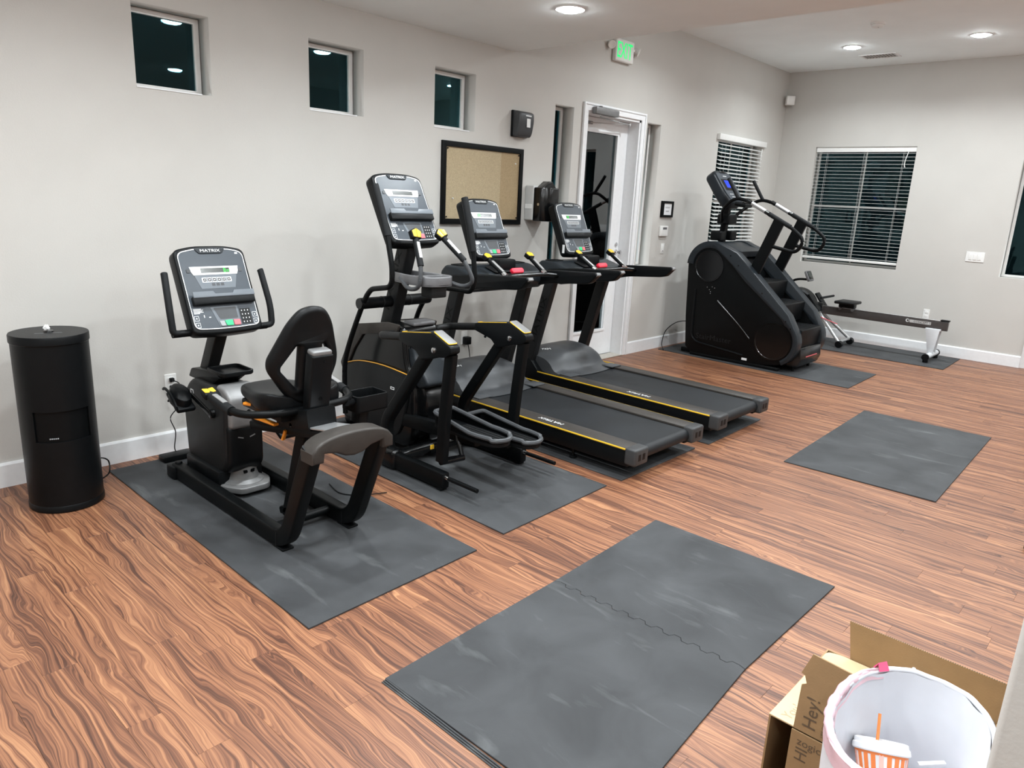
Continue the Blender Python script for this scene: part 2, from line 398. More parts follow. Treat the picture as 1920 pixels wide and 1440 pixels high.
struct(B().plate([rect(XW, YS, XR, YF)]+[circ(c, 0.075) for c in HIGH], Mtx((0, 0, ZC), (1, 0, 0), (0, 1, 0)), 0.10).obj('ceiling', 'ceiling', smooth=0))

# floor: sub floor + one object per plank
floor = struct(B().box((XW-0.001, YB, -0.05), (XR, YF, -0.0071)).obj('floor', 'night_ground', smooth=0))
PW, PL, G = 0.1067, 1.22, 0.0003
def proj(p):
    d = Vector(p)-Vector((0, 0, 1.65)); k = d.dot(_f)
    if k < 0.2: return None
    return (960+1354.4*d.dot(_r2)/k, 720-1354.4*d.dot(_u2)/k)
pl = []
rows = int((YF-YB)/PW)+1
for i in range(rows):
    y0 = YF-(i+1)*PW; y1 = y0+PW
    y0 = max(y0, YB)
    x = XW-random.random()*PL
    while x < XR:
        a, b = max(x, XW), min(x+PL, XR)
        if b-a > 0.01:
            c = ((a+b)/2, (y0+y1)/2)
            vis = 0
            for fx in (0.05, 0.3, 0.5, 0.7, 0.95):
                q = proj((a+(b-a)*fx, c[1], 0))
                if q and -20 < q[0] < 1930 and -20 < q[1] < 1450: vis = 1
            if c[1] > 1.2 and c[0] > 0.0: vis = 0
            pl.append((0 if vis else 1, math.hypot(*c), a, b, y0, y1))
        x += PL
pl.sort()
cache = {}
def plank_mesh(l, w):
    k = (round(l, 2), round(w, 3))
    if k not in cache:
        t = bmesh.new(); bmesh.ops.create_cube(t, size=1.0)
        for v in t.verts: v.co = Vector((v.co.x*(l-2*G), v.co.y*(w-2*G), v.co.z*0.007-0.0035))
        top = [e for e in t.edges if all(v.co.z > -0.001 for v in e.verts)]
        bmesh.ops.bevel(t, geom=top, offset=0.0004, segments=1, affect='EDGES')
        me = bpy.data.meshes.new('plank'); t.to_mesh(me); t.free(); me.materials.append(MT['wood']); cache[k] = me
    return cache[k]
rest = bmesh.new(); lay = rest.verts.layers.float.new('rnd')
for n, (vis, d, a, b, y0, y1) in enumerate(pl):
    if n < 300:
        l = round(b-a, 2)
        o = bpy.data.objects.new('plank', plank_mesh(b-a, y1-y0)); COL.objects.link(o)
        o.scale.x = (b-a)/l if l else 1; o.location = ((a+b)/2, (y0+y1)/2, 0); o.parent = floor
    else:
        t = bmesh.new(); bmesh.ops.create_cube(t, size=1.0)
        r = random.random(); vs = []
        q = {}
        for v in t.verts:
            w = rest.verts.new(((a+b)/2+v.co.x*(b-a-2*G), (y0+y1)/2+v.co.y*(y1-y0-2*G), v.co.z*0.007-0.0035)); w[lay] = r; q[v] = w
        for f in t.faces: rest.faces.new([q[v] for v in f.verts])
        t.free()
me = bpy.data.meshes.new('distant_planks'); rest.to_mesh(me); rest.free(); me.materials.append(MT['wood'])
o = bpy.data.objects.new('distant_planks', me); COL.objects.link(o); o.parent = floor; o['kind'] = 'stuff'

# baseboards
BH = 0.135
def board(name, segs, plane):
    b = B()
    prof = [(0, 0), (0.016, 0), (0.016, BH-0.012), (0.010, BH), (0, BH)]
    for s0, s1 in segs:
        if plane == 'left': b.prism([(XW+p, z) for p, z in prof], 'xz', s0, s1)
        else: b.prism([(YF-p, z) for p, z in prof], 'yz', s0, s1)
    return struct(b.obj(name, 'white_trim', smooth=0))
board('baseboard_left', [(YB, 5.682), (6.734, YF)], 'left')
board('baseboard_far', [(XW+0.016, -1.231), (-0.13, XR)], 'far')

# ------------------------------------------------------------------ windows
def window(name, axis, op, cross=False, inner=0.115):
    """frame, pane and bars of a window sitting at the back of its reveal; axis 'l' window wall, 'f' far wall"""
    M = Mleft if axis == 'l' else Mfar
    a0, z0, a1, z1 = op
    root = struct(B().plate([rect(a0+.001, z0+.001, a1-.001, z1-.001), rect(a0+0.032, z0+0.03, a1-0.032, z1-0.03)], M, 0.035, 0.003, -WT+0.002).obj(name, 'vinyl_frame', smooth=0))
    B().plate([rect(a0+0.03, z0+0.028, a1-0.03, z1-0.028)], M, 0.005, 0, -WT+0.012).obj('pane', 'glass', root, smooth=0)
    if cross:
        b = B(); am = (a0+a1)/2; zm = (z0+z1)/2
        b.plate([rect(am-0.0075, z0+0.03, am+0.0075, z1-0.03)], M, 0.012, 0, -WT+0.018)
        b.plate([rect(a0+0.03, zm-0.011, a1-0.03, zm+0.011)], M, 0.016, 0, -WT+0.018)
        b.obj('glazing_bar', 'vinyl_frame', root, smooth=0)
    return root
for i, w in enumerate(W1): window('window_%d' % (i+1), 'l', w)
window('window_4', 'l', SL[0]); window('window_5', 'l', SL[1]); window('window_6', 'l', BW, True)
window('window_7', 'f', FW, True); window('window_8', 'f', FS)
# sills: white ledge strip on the small windows
for i, w in enumerate(W1):
    struct(B().plate([rect(w[0], w[1]-0.004, w[2]-0.06, w[1]+0.003)], Mleft, 0.10, 0, -0.095).obj('trim_%d' % (i+1), 'white_trim', smooth=0))

def blind(axis, op, label, proud, gap, tilt, n, loc, bot):
    M = Mleft if axis == 'l' else Mfar
    a0, z0, a1, z1 = op
    t = thing('window_blind', label, 'blind', loc)
    zc = proud-0.03
    B().plate([rect(a0+gap-(0.03 if gap < 0 else 0), z1-0.065+(0.035 if gap < 0 else 0), a1-gap+(0.03 if gap < 0 else 0), z1-0.003+(0.04 if gap < 0 else 0))], M, 0.055, 0.004, zc-0.02).obj('valance', 'white_plastic', t)
    top = z1-0.08; st = (top-bot-0.03)/(n-1)
    w = a1-a0-2*abs(gap)-0.01; am = (a0+a1)/2
    tb = bmesh.new(); bmesh.ops.create_cube(tb, size=1.0)
    for v in tb.verts: v.co = Vector((v.co.x*w, v.co.y*0.0025, v.co.z*0.048))
    R = Matrix.Rotation(math.radians(tilt), 4, 'X'); bmesh.ops.transform(tb, matrix=R, verts=tb.verts)
    R3 = M.to_3x3().to_4x4(); bmesh.ops.transform(tb, matrix=R3, verts=tb.verts)
    me = bpy.data.meshes.new('slat'); tb.to_mesh(me); tb.free(); me.materials.append(MT['white_plastic'])
    for k in range(n):
        o = bpy.data.objects.new('slat', me); COL.objects.link(o); o.parent = t
        o.location = (M @ Vector((am, top-k*st, zc)))-Vector(loc)
    B().plate([rrect(am-w/2, bot-0.02, am+w/2, bot+0.012, 0.008)], M, 0.05, 0.006, zc-0.025).obj('bottom_rail', 'white_plastic', t)
    for f in (0.12, 0.5, 0.88):
        q = B(); x = a0+(a1-a0)*f
        for dz in (-0.024, 0.024): q.tube([M @ Vector((x, top+0.02, zc+dz)), M @ Vector((x, bot, zc+dz))], 0.0012, 5)
        q.obj('ladder_cord', 'white_plastic', t)
    x = a1-0.09
    B().tube(bez([M @ Vector((x, z1-0.06, zc+0.04)), M @ Vector((x-0.02, z1-0.15, zc+0.045)), M @ Vector((x-0.025, z1-0.22, zc+0.042)), M @ Vector((x-0.015, z1-0.25, zc+0.042))], 4), 0.005, 6).obj('tilt_wand', 'white_plastic', t)
    return t
blind('f', FW, 'white slatted blind lowered in the far wall window, slats level', -0.025, 0.006, 0, 31, (-3.35, YF, 0.985), 1.055)
blind('l', BW, 'white slatted blind behind the stair climber, slats half tilted', 0.035, -0.015, 24, 30, (XW, 8.96, 0.98), 1.03)

# ------------------------------------------------------------------ exit door with frame
d = B()
cas = [(5.682, 0.0), (5.682, 2.548), (6.734, 2.548), (6.734, 0.0), (DR[2], 0), (DR[2], DR[3]), (DR[0], DR[3]), (DR[0], 0)]
trim = struct(B().plate([cas], Mleft, 0.018, 0.004).obj('trim_4', 'white_trim'))
B().plate([[(5.682, 0.0), (5.682, 2.548), (6.734, 2.548), (6.734, 0), (6.715, 0), (6.715, 2.529), (5.701, 2.529), (5.701, 0)]], Mleft, 0.008, 0.002, 0.018).obj('back_band', 'white_trim', trim)
b = B(); j = 0.004
b.box((XW-0.18, DR[0]-0.001, 0), (XW+0.001, DR[0]+0.022, DR[3])).box((XW-0.18, DR[2]-0.022, 0), (XW+0.001, DR[2]+0.001, DR[3])).box((XW-0.18, DR[0], DR[3]-0.022), (XW+0.001, DR[2], DR[3]+0.001))
b.obj('jamb', 'white_trim', trim, smooth=0)
XD = XW-0.135
dy0, dy1 = DR[0]+0.025, DR[2]-0.025
Md = Mtx((XD, 0, 0), (0, 1, 0), (0, 0, 1))
door = struct(B().plate([rect(dy0, 0.012, dy1, 2.452), rect(5.885, 0.30, 6.46, 2.315)], Md, 0.044, 0.002, -0.044).obj('door_1', 'white_trim', smooth=0))
B().plate([rect(5.86, 0.275, 6.485, 2.34), rect(5.889, 0.304, 6.456, 2.311)], Md, 0.010, 0.003).obj('glazing_bead', 'white_trim', door)
B().plate([rect(5.88, 0.295, 6.465, 2.32)], Md, 0.006, 0, -0.025).obj('pane', 'door_glass', door, smooth=0)
b = B(); b.cyl((XD+0.001, 6.585, 1.13), 0.027, 0.012, 'x', 20, 0.003).cyl((XD+0.012, 6.585, 1.13), 0.012, 0.03, 'x', 14).lathe([(0, 0), (0.018, 0.002), (0.027, 0.014), (0.024, 0.028), (0, 0.034)], (XD+0.038, 6.585, 1.13), 'x', 18)
b.cyl((XD+0.001, 6.585, 1.21), 0.022, 0.012, 'x', 18, 0.003)
b.obj('door_knob', 'chrome', door)
struct(B().box((XW-0.13, DR[0], 0.0), (XW+0.02, DR[2], 0.011), 0.004).obj('trim_5', 'threshold', smooth=0))
t = thing('door_closer', 'silver hydraulic door closer with folding arm above the glass door', 'door closer', (XW+0.02, 5.98, 2.47))
B().box((XW+0.019, 5.80, 2.452), (XW+0.075, 6.17, 2.515), 0.008).obj('closer_body', 'silver_plastic', t)
B().cyl((XW+0.045, 5.90, 2.515), 0.018, 0.014).obj('spindle_cap', 'silver_plastic', t)
p0 = V(XW+0.045, 5.90, 2.44); p1 = V(XW-0.02, 6.50, 2.42); p2 = V(XD+0.012, 5.97, 2.395)
B().tube(fillet([V(XW+0.045, 5.90, 2.452), p0, V(XW+0.03, 5.96, 2.428), p1], 0.02), 0.007, 8).obj('arm', 'silver', t)
B().tube([p1, p2], 0.0055, 8).cyl(p1-V(0, 0, 0.012), 0.013, 0.026, 'z', 12).obj('forearm', 'silver', t)
B().box((XD+0.0005, 5.93, 2.38), (XD+0.016, 6.01, 2.41), 0.004).obj('shoe', 'silver_plastic', t)
# second door at the far wall: casing edge in view, rest beyond the frame
cas = [(-1.231, 0), (-1.231, 2.548), (-0.13, 2.548), (-0.13, 0), (FD[2], 0), (FD[2], FD[3]), (FD[0], FD[3]), (FD[0], 0)]
struct(B().plate([cas], Mfar, 0.018, 0.004).obj('trim_6', 'white_trim'))
dr2 = struct(B().plate([rect(FD[0]+0.004, 0.012, FD[2]-0.004, FD[3]-0.004), rect(-0.98, 0.30, -0.38, 2.3)], Mfar, 0.044, 0.002, -0.10).obj('door_2', 'white_trim', smooth=0))
B().plate([rect(-0.985, 0.295, -0.375, 2.305)], Mfar, 0.006, 0, -0.08).obj('pane', 'glass', dr2, smooth=0)

# ------------------------------------------------------------------ downlights
def downlight(c, zc, watts, label, group, first):
    t = thing('recessed_light', label, 'ceiling light', (c[0], c[1], zc), group)
    b = B(); b.lathe([(0.098, 0.0), (0.098, -0.004), (0.092, -0.007), (0.072, -0.004), (0.0735, 0.012), (0.070, 0.03), (0.0702, 0.0305), (0.074, 0.03), (0.0745, 0.0)], (c[0], c[1], zc), 'z', 32)
    b.obj('trim_ring', 'white_trim', t)
    B().lathe([(0, -0.022), (0.03, -0.021), (0.055, -0.017), (0.069, -0.009), (0.0715, 0.0), (0.0715, 0.004), (0, 0.004)], (c[0], c[1], zc), 'z', 32).obj('lens', 'lamp', t)
    L = bpy.data.lights.new('downlight', 'AREA'); L.shape = 'DISK'; L.size = 0.14; L.energy = watts; L.color = LAMP_COL; L.spread = math.radians(150 if zc < 3 else 148)
    lo = bpy.data.objects.new('downlight', L); COL.objects.link(lo); lo.parent = t; lo.location = (0, 0, -0.0235)
    return t
rowname = ('added behind the camera', 'nearest the camera', 'in the middle', 'beside the ceiling drop')
colname = ('nearest the window wall', 'second from the window wall', 'third from the window wall', 'furthest from the window wall')
for c, (r_i, c_i) in zip(LOW, LOWN): downlight(c, ZS, LOW_W, 'low ceiling recessed light, row %s, %s' % (rowname[r_i], colname[c_i]), 'recessed lights in the low ceiling', 0)
rown2 = {6.5: 'row above the glass door', 8.875: 'row by the far wall'}
coln2 = {-3.24: 'first from the window wall', -2.0: 'second from the window wall', -0.75: 'third from the window wall', 0.6: 'fourth from the window wall', 1.9: 'fifth from the window wall'}
for c in HIGH: downlight(c, ZC, HIGH_W, 'high ceiling recessed light, %s, %s' % (rown2[c[1]], coln2[c[0]]), 'recessed lights in the high ceiling', 0)

t = thing('smoke_detector', 'white round smoke detector on the high ceiling', 'smoke detector', (-2.68, 7.91, ZC))
B().lathe([(0, -0.042), (0.035, -0.042), (0.05, -0.036), (0.055, -0.022), (0.052, -0.02), (0.052, -0.016), (0.066, -0.014), (0.068, 0.0), (0, 0)], (-2.68, 7.91, ZC), 'z', 32).obj('housing', 'white_plastic', t)
B().cyl((-2.665, 7.895, ZC-0.0435), 0.006, 0.002, 'z', 10).obj('indicator', 'grey_plastic', t)
t = thing('air_vent', 'white louvred air vent on the ceiling by the far wall', 'vent', (-3.12, 9.47, ZC))
x0, x1, y0, y1 = -3.33, -2.93, 9.36, 9.60
B().plate([rect(x0, y0, x1, y1), rect(x0+0.025, y0+0.025, x1-0.025, y1-0.025)], Mtx((0, 0, ZC), (1, 0, 0), (0, -1, 0)) @ Matrix.Diagonal((1, -1, 1, 1)), 0.008, 0.002).obj('frame', 'white_trim', t)
B().box((x0+0.02, y0+0.02, ZC-0.002), (x1-0.02, y1-0.02, ZC-0.0005)).obj('duct_back', 'charcoal', t, smooth=0)
for k in range(11):
    xx = x0+0.035+k*0.033
    B().bar((xx, y0+0.024, ZC-0.006), (xx, y1-0.024, ZC-0.006), 0.0015, 0.012, up=(0.6, 0, 0.8)).obj('louvre', 'pale_grey', t)

# ------------------------------------------------------------------ things on the window wall
t = thing('cork_board', 'cork notice board in a black frame with a few pins', 'notice board', (XW, 4.40, 1.42))
B().plate([rect(3.93, 1.418, 4.868, 2.056), rect(3.972, 1.46, 4.826, 2.014)], Mleft, 0.024, 0.003).obj('frame', 'black_metal', t)
B().plate([rect(3.97, 1.458, 4.60, 2.016)], Mleft, 0.010).obj('cork_sheet', 'cork', t, smooth=0)
B().plate([rect(4.60, 1.458, 4.828, 2.016)], Mleft, 0.0104).obj('cork_sheet', 'cork_dark', t, smooth=0)
for py, pz, m in ((4.05, 1.62, 'white_print'), (4.77, 1.93, 'white_print'), (3.985, 1.475, 'black_plastic'), (3.985, 2.0, 'black_plastic'), (4.81, 2.0, 'black_plastic'), (4.81, 1.475, 'black_plastic')):
    B().lathe([(0, 0), (0.002, 0), (0.002, 0.006), (0.006, 0.007), (0.005, 0.014), (0, 0.016)], (XW+0.010, py, pz), 'x', 8).obj('push_pin', m, t)
t = thing('soap_dispenser', 'dark grey wall dispenser above the right end of the cork board', 'dispenser', (XW, 4.8, 2.15))
pr = [(0.0, 2.155), (0.065, 2.15), (0.085, 2.19), (0.10, 2.28), (0.095, 2.345), (0.06, 2.36), (0.0, 2.36)]
B().prism([(XW+0.001+a, z) for a, z in roundpoly(pr, 0.02)], 'xz', 4.715, 4.90, 0.018, 3).obj('cover', 'hood_grey', t)
B().box((XW, 4.705, 2.15), (XW+0.02, 4.91, 2.365), 0.008).obj('back_plate', 'black_plastic', t)
B().plate([rect(4.80, 2.23, 4.845, 2.30)], Mtx((XW+0.1012, 0, 0), (0, 1, 0), (0, 0, 1)), 0.0015, 0).obj('sticker', 'white_print', t, smooth=0)
B().plate([rect(4.785, 2.317, 4.855, 2.327)], Mtx((XW+0.1008, 0, 0), (0, 1, 0), (0, 0, 1)), 0.0012, 0).obj('print_line', 'white_print', t, smooth=0)
t = thing('towel_dispenser', 'glossy black towel dispenser on a pale grey wall box by the cork board', 'dispenser', (XW, 5.05, 1.46))
B().box((XW+0.0005, 4.93, 1.46), (XW+0.10, 5.19, 1.76), 0.012, 3).obj('wall_box', 'pale_grey', t)
B().plate([rrect(XW+0.012-XW, 1.56, 0.094, 1.60, 0.006)], Mtx((XW, 4.9295, 0), (1, 0, 0), (0, 0, 1)), 0.003, 0).obj('side_band', 'white_plastic', t)
pr = [(4.94, XW+0.10), (5.19, XW+0.10), (5.19, XW+0.18), (5.13, XW+0.235), (5.0, XW+0.235), (4.94, XW+0.18)]
B().prism([(b_, a_) for a_, b_ in roundpoly(pr, [0, 0, .03, .04, .04, .03])], 'xy', 1.455, 1.745, 0.01).obj('cover', 'black_gloss', t)
B().prism([(4.97, 1.74), (5.165, 1.74), (5.105, 1.80), (5.06, 1.80)], 'yz', XW+0.09, XW+0.17, 0.008).obj('peaked_top', 'black_gloss', t)
B().lathe([(0, 0), (0.012, 0), (0.011, 0.005), (0, 0.007)], (XW+0.155, 4.9395, 1.60), 'y', 14, M=None).obj('lock', 'chrome', t)
# exit sign
t = thing('exit_sign', 'green lit EXIT sign with two lamp heads above the glass door', 'exit sign', (XW, 6.22, 2.98))
B().box((XW+0.0005, 6.07, 2.965), (XW+0.05, 6.37, 3.165), 0.014, 3).obj('housing', 'white_plastic', t)
Ms = Mtx((XW+0.0505, 6.22, 3.058), (0, 1, 0), (0, 0, 1))
B().text('EXIT', 0.20, Ms @ Matrix.Translation((-0.012, 0, 0)), 0.0015, sx=0.62, off=0.0012).obj('lettering', 'green_sign', t, smooth=0)
for s in (-1, 1):
    c = V(XW+0.012, 6.22+s*0.205, 3.105)
    h = B(); h.lathe([(0, 0), (0.025, 0.002), (0.034, 0.018), (0.038, 0.05), (0.034, 0.052), (0, 0.047)], (0, 0, 0), 'x', 18, M=Matrix.Translation(c) @ Matrix.Rotation(s*0.5, 4, 'Z') @ Matrix.Rotation(0.4, 4, 'Y'))
    h.bar((XW+0.02, 6.22+s*0.14, 3.09), (XW+0.025, 6.22+s*0.19, 3.10), 0.02, 0.02)
    h.obj('lamp_head', 'white_plastic', t)
# framed notice, thermostat, switch
t = thing('framed_notice', 'small notice in a thick black frame beside the door', 'picture frame', (XW, 7.32, 1.515))
B().plate([rect(7.20, 1.512, 7.445, 1.69), rect(7.245, 1.538, 7.415, 1.665)], Mleft, 0.022, 0.003).obj('frame', 'black_metal', t)
B().plate([rect(7.243, 1.536, 7.417, 1.667)], Mleft, 0.012).obj('sheet', 'paper', t, smooth=0)
q = B()
for z, w in ((1.625, 0.05), (1.615, 0.045), (1.583, 0.035), (1.575, 0.03)): q.plate([rect(7.33-w, z-0.0025, 7.33+w, z+0.0025)], Mleft, 0.0008, 0, 0.012)
q.obj('print', 'grey_print', t, smooth=0)
t = thing('thermostat', 'white thermostat with grey display under the framed notice', 'thermostat', (XW, 7.28, 1.30))
B().box((XW+0.0005, 7.205, 1.302), (XW+0.028, 7.365, 1.418), 0.008, 3).obj('case', 'white_plastic', t)
B().plate([rect(7.25, 1.378, 7.33, 1.402)], Mleft, 0.0015, 0, 0.028).obj('display', 'grey_plastic', t, smooth=0)
t = thing('light_switch', 'narrow white wall switch under the thermostat', 'switch', (XW, 7.31, 1.10))
B().box((XW+0.0005, 7.275, 1.108), (XW+0.008, 7.345, 1.222), 0.003).obj('plate', 'white_plastic', t)
B().box((XW+0.008, 7.29, 1.13), (XW+0.013, 7.33, 1.20), 0.002).obj('rocker', 'white_plastic', t)
B().cyl((XW+0.013, 7.31, 1.14), 0.006, 0.001, 'x', 10).obj('indicator', 'grey_plastic', t)
t = thing('wall_sensor', 'small white box sensor in the corner under the ceiling', 'sensor', (XW+0.05, YF-0.05, 3.02))
B().box((-0.055, -0.035, 3.018), (0.055, 0.035, 3.135), 0.01, 3, M=Matrix.Translation((XW+0.085, YF-0.085, 0)) @ Matrix.Rotation(math.radians(42), 4, 'Z')).obj('case', 'white_plastic', t)
B().bar((XW+0.001, YF-0.001, 3.075), (XW+0.09, YF-0.09, 3.075), 0.02, 0.02).obj('bracket', 'white_plastic', t)
# outlets and switches
def outlet(M, loc, label, wide=0.07):
    t = thing('wall_outlet', label, 'outlet', loc)
    B().plate([rrect(-wide/2, -0.0575, wide/2, 0.0575, 0.005)], M, 0.006, 0.002, 0.0003).obj('plate', 'white_plastic', t)
    for s in (-1, 1):
        B().plate([rrect(-0.017, s*0.024-0.014, 0.017, s*0.024+0.014, 0.008)], M, 0.003, 0.001, 0.006).obj('socket', 'white_plastic', t)
    return t
outlet(Mtx((XW, 1.755, 0.44), (0, 1, 0), (0, 0, 1)), (XW, 1.755, 0.38), 'white wall outlet with two black plugs beside the recumbent bike')
outlet(Mtx((XW, 4.24, 0.46), (0, 1, 0), (0, 0, 1)), (XW, 4.24, 0.40), 'white wall outlet behind the nearer treadmill')
outlet(Mtx((-2.295, YF, 0.485), (1, 0, 0), (0, 0, 1)), (-2.295, YF, 0.43), 'white wall outlet on the far wall above the rower rail')
t = thing('switch_plate', 'wide white plate of three switches on the far wall', 'switch', (-1.895, YF, 1.165))
M3 = Mtx((-1.895, YF, 1.222), (1, 0, 0), (0, 0, 1))
B().plate([rrect(-0.097, -0.0575, 0.097, 0.0575, 0.005)], M3, 0.006, 0.002, 0.0003).obj('plate', 'white_plastic', t)
for k in (-1, 0, 1): B().plate([rect(k*0.046-0.017, -0.034, k*0.046+0.017, 0.034)], M3, 0.005, 0.001, 0.006).obj('rocker', 'white_plastic', t)

# plugs, cords
def cord(name, pts, r, label, mat_='black_plastic', cat='cord', par=None):
    P = bez(pts, 6)
    if par is not None: return B().tube(P, r, 6).obj('cord', mat_, par)
    P = bez(pts, 6); z = min(p.z for p in P)
    o = B().tube(P, r, 6).obj(name, mat_)
    return tag(rebase(o, (P[0].x, P[0].y, z)), label, cat)
PLUG = []
for k, s in enumerate((1, -1)):
    t = thing('power_plug', 'black plug in the %s socket behind the recumbent bike' % ('upper', 'lower')[k], 'plug', (XW+0.01, 1.755, 0.44+s*0.024))
    B().box((XW+0.0092, 1.741, 0.427+s*0.024), (XW+0.035, 1.769, 0.453+s*0.024), 0.006).obj('body', 'black_plastic', t)
    B().lathe([(0.009, 0), (0.006, 0.02), (0.004, 0.025), (0, 0.025)], (XW+0.034, 1.755, 0.44+s*0.024), 'x', 10).obj('strain_relief', 'black_plastic', t); PLUG.append(t)
cord('power_cord', [(XW+0.05, 1.757, 0.464), (XW+0.09, 1.775, 0.44), (XW+0.12, 1.75, 0.33), (XW+0.10, 1.70, 0.25), (XW+0.11, 1.72, 0.16), (XW+0.13, 1.70, 0.07), (XW+0.15, 1.70, 0.04)], 0.0032, '', par=PLUG[0])
cord('power_cord', [(XW+0.05, 1.757, 0.416), (XW+0.085, 1.80, 0.40), (XW+0.11, 1.83, 0.28), (XW+0.12, 1.84, 0.12), (XW+0.16, 1.82, 0.03)], 0.0032, '', par=PLUG[1])
t = thing('power_adapter', 'black power adapter block on the floor in front of the bike', 'adapter', (-4.2, 1.66, 0))
B().box((-4.33, 1.60, 0.009), (-4.24, 1.78, 0.045), 0.008).obj('block', 'black_plastic', t)
cord('floor_cord', [(-4.05, 1.20, 0.12), (-4.20, 1.24, 0.14), (-4.25, 1.30, 0.10), (-4.22, 1.29, 0.04), (-4.22, 1.25, 0.012)], 0.004, 'black cord looping out behind the wipes dispenser')
cord('mat_cord', [(-3.35, 2.16, 0.013), (-3.2, 2.13, 0.013), (-3.1, 2.2, 0.013), (-3.05, 2.34, 0.006)], 0.003, 'thin black cord lying on the bike mat towards the elliptical')
t = thing('power_plug', 'large black plug in the outlet behind the nearer treadmill', 'plug', (XW+0.01, 4.24, 0.44))
B().box((XW+0.0092, 4.215, 0.405), (XW+0.06, 4.275, 0.47), 0.006).obj('body', 'black_plastic', t)
cord('power_cord', [(XW+0.055, 4.24, 0.41), (XW+0.07, 4.25, 0.3), (XW+0.08, 4.26, 0.12), (XW+0.10, 4.27, 0.02)], 0.004, '', par=t)

# ------------------------------------------------------------------ rubber mats
def mat_obj(pts, label, h=0.008, z=0.0):
    o = B().prism(pts, 'xy', z+0.0002, z+h, 0.0012, 1).obj('rubber_mat', 'rubber')
    cx = sum(p[0] for p in pts)/len(pts); cy = sum(p[1] for p in pts)/len(pts)
    return tag(rebase(o, (cx, cy, z)), label, 'mat')
def R4(x0, y0, x1, y1, sk=0.0): return [(x0, y0), (x1, y0), (x1, y1), (x0, y1)]
mat_obj([(-4.335, 1.324), (-2.195, 1.313), (-2.222, 2.243), (-4.355, 2.244)], 'black rubber mat under the recumbent bike')
mat_obj([(-4.36, 2.47), (-2.255, 2.463), (-2.288, 3.392), (-4.39, 3.395)], 'black rubber mat under the elliptical machine')
mat_obj([(-4.36, 3.54), (-2.276, 3.530), (-2.283, 4.440), (-4.40, 4.45)], 'black rubber mat under the treadmill nearer the elliptical')
mat_obj([(-4.36, 4.615), (-2.262, 4.60), (-2.290, 5.510), (-4.39, 5.52)], 'black rubber mat under the treadmill nearer the glass door')
mat_obj([(-4.375, 7.31), (-2.195, 7.262), (-2.215, 8.175), (-4.39, 8.22)], 'black rubber mat under the stair climber')
mat_obj([(-3.95, 9.14), (-1.797, 9.135), (-1.82, 10.05), (-3.97, 10.06)], 'black rubber mat under the rowing machine')
mat_obj([(-1.745, 4.680), (-0.828, 4.722), (-0.868, 6.545), (-1.812, 6.525)], 'single black rubber mat lying empty in the middle of the floor')
# the two interlocking mats in front: toothed joint
def seam(side):
    P = []; n = 22
    for k in range(n+1):
        f = k/n; x = -1.782+0.885*f; y = 2.298+0.034*f
        if k == 0 or k == n: P.append((x, y)); continue
        s = 0.010 if k % 2 else -0.010; fx = 0.885/n*0.16
        P += [(x-0.885/n*0.5+fx, y+s), (x+0.885/n*0.5-fx, y+s)] if side else [(x-0.885/n*0.5+fx, y+s), (x+0.885/n*0.5-fx, y+s)]
    return P
sm = seam(0)
mat_obj([(x, y+0.0012) for x, y in sm]+[(-0.886, 3.214), (-1.824, 3.199)], 'black rubber mat joined by a toothed seam, half further from the camera')
mat_obj([(-1.757, 1.345), (-0.832, 1.362)]+[(x, y-0.0012) for x, y in sm[::-1]], 'black rubber mat joined by a toothed seam, half nearer the camera with ridged edge')
o = [q for q in bpy.data.objects if q.get('label', '').endswith('ridged edge')][0]
for k in range(3):
    B().box((-1.757+0.002, 1.345-0.004-0.0075*k, 0.0003), (-0.84, 1.345+0.002-0.0075*k, 0.0068-0.0018*k), 0.001, 1).obj('edge_ridge', 'rubber', o)

# ------------------------------------------------------------------ wipes dispenser
t = thing('wipes_dispenser', 'tall black round floor dispenser with a wipe sticking out of its lid', 'wipes dispenser', (-4.053, 1.03, 0))
cx, cy, R = -4.053, 1.03, 0.168
b = bmesh.new(); n = 72
FA = math.radians(-8)                               # the waste opening faces into the room
zs = [0.035, 0.10, 0.375, 0.385, 0.515, 0.53, 0.86]
def inhole(i, k): return (zs[k] >= 0.375 and zs[k+1] <= 0.53) and abs(((i+0.5)/n*2*PI+PI) % (2*PI)-PI) < math.radians(47)
vr = [[b.verts.new((cx+R*math.cos(2*PI*i/n+FA), cy+R*math.sin(2*PI*i/n+FA), z)) for i in range(n)] for z in zs]
for k in range(len(zs)-1):
    for i in range(n):
        if not inhole(i, k): b.faces.new((vr[k][i], vr[k][(i+1) % n], vr[k+1][(i+1) % n], vr[k+1][i]))
bb = B(); me = bpy.data.meshes.new('tmp'); b.to_mesh(me); b.free(); bb.bm.from_mesh(me)
bmesh.ops.solidify(bb.bm, geom=bb.bm.faces[:], thickness=0.004)
bb.obj('body', 'black_plastic', t)
B().lathe([(0.158, 0.04), (0.158, 0.36), (0.0, 0.36), (0, 0.37), (0.160, 0.37), (0.160, 0.54), (0, 0.54), (0, 0.55), (0.160, 0.55)], (cx, cy, 0), 'z', 48).obj('liner', 'black_metal', t)
B().lathe([(0, 0), (0.166, 0), (0.171, 0.006), (0.171, 0.032), (0.167, 0.038), (0, 0.038)], (cx, cy, 0.0003), 'z', 56).obj('base_ring', 'black_plastic', t)
lid = B().lathe([(0.170, 0.856), (0.173, 0.86), (0.173, 0.893), (0.170, 0.899), (0.0, 0.901), (0, 0.86)], (cx, cy, 0), 'z', 56).obj('lid', 'black_plastic', t)
B().lathe([(0, 0), (0.024, 0), (0.022, 0.005), (0, 0.006)], (cx, cy, 0.901), 'z', 20).obj('wipe_port', 'black_gloss', lid)
q = B()
pts = []
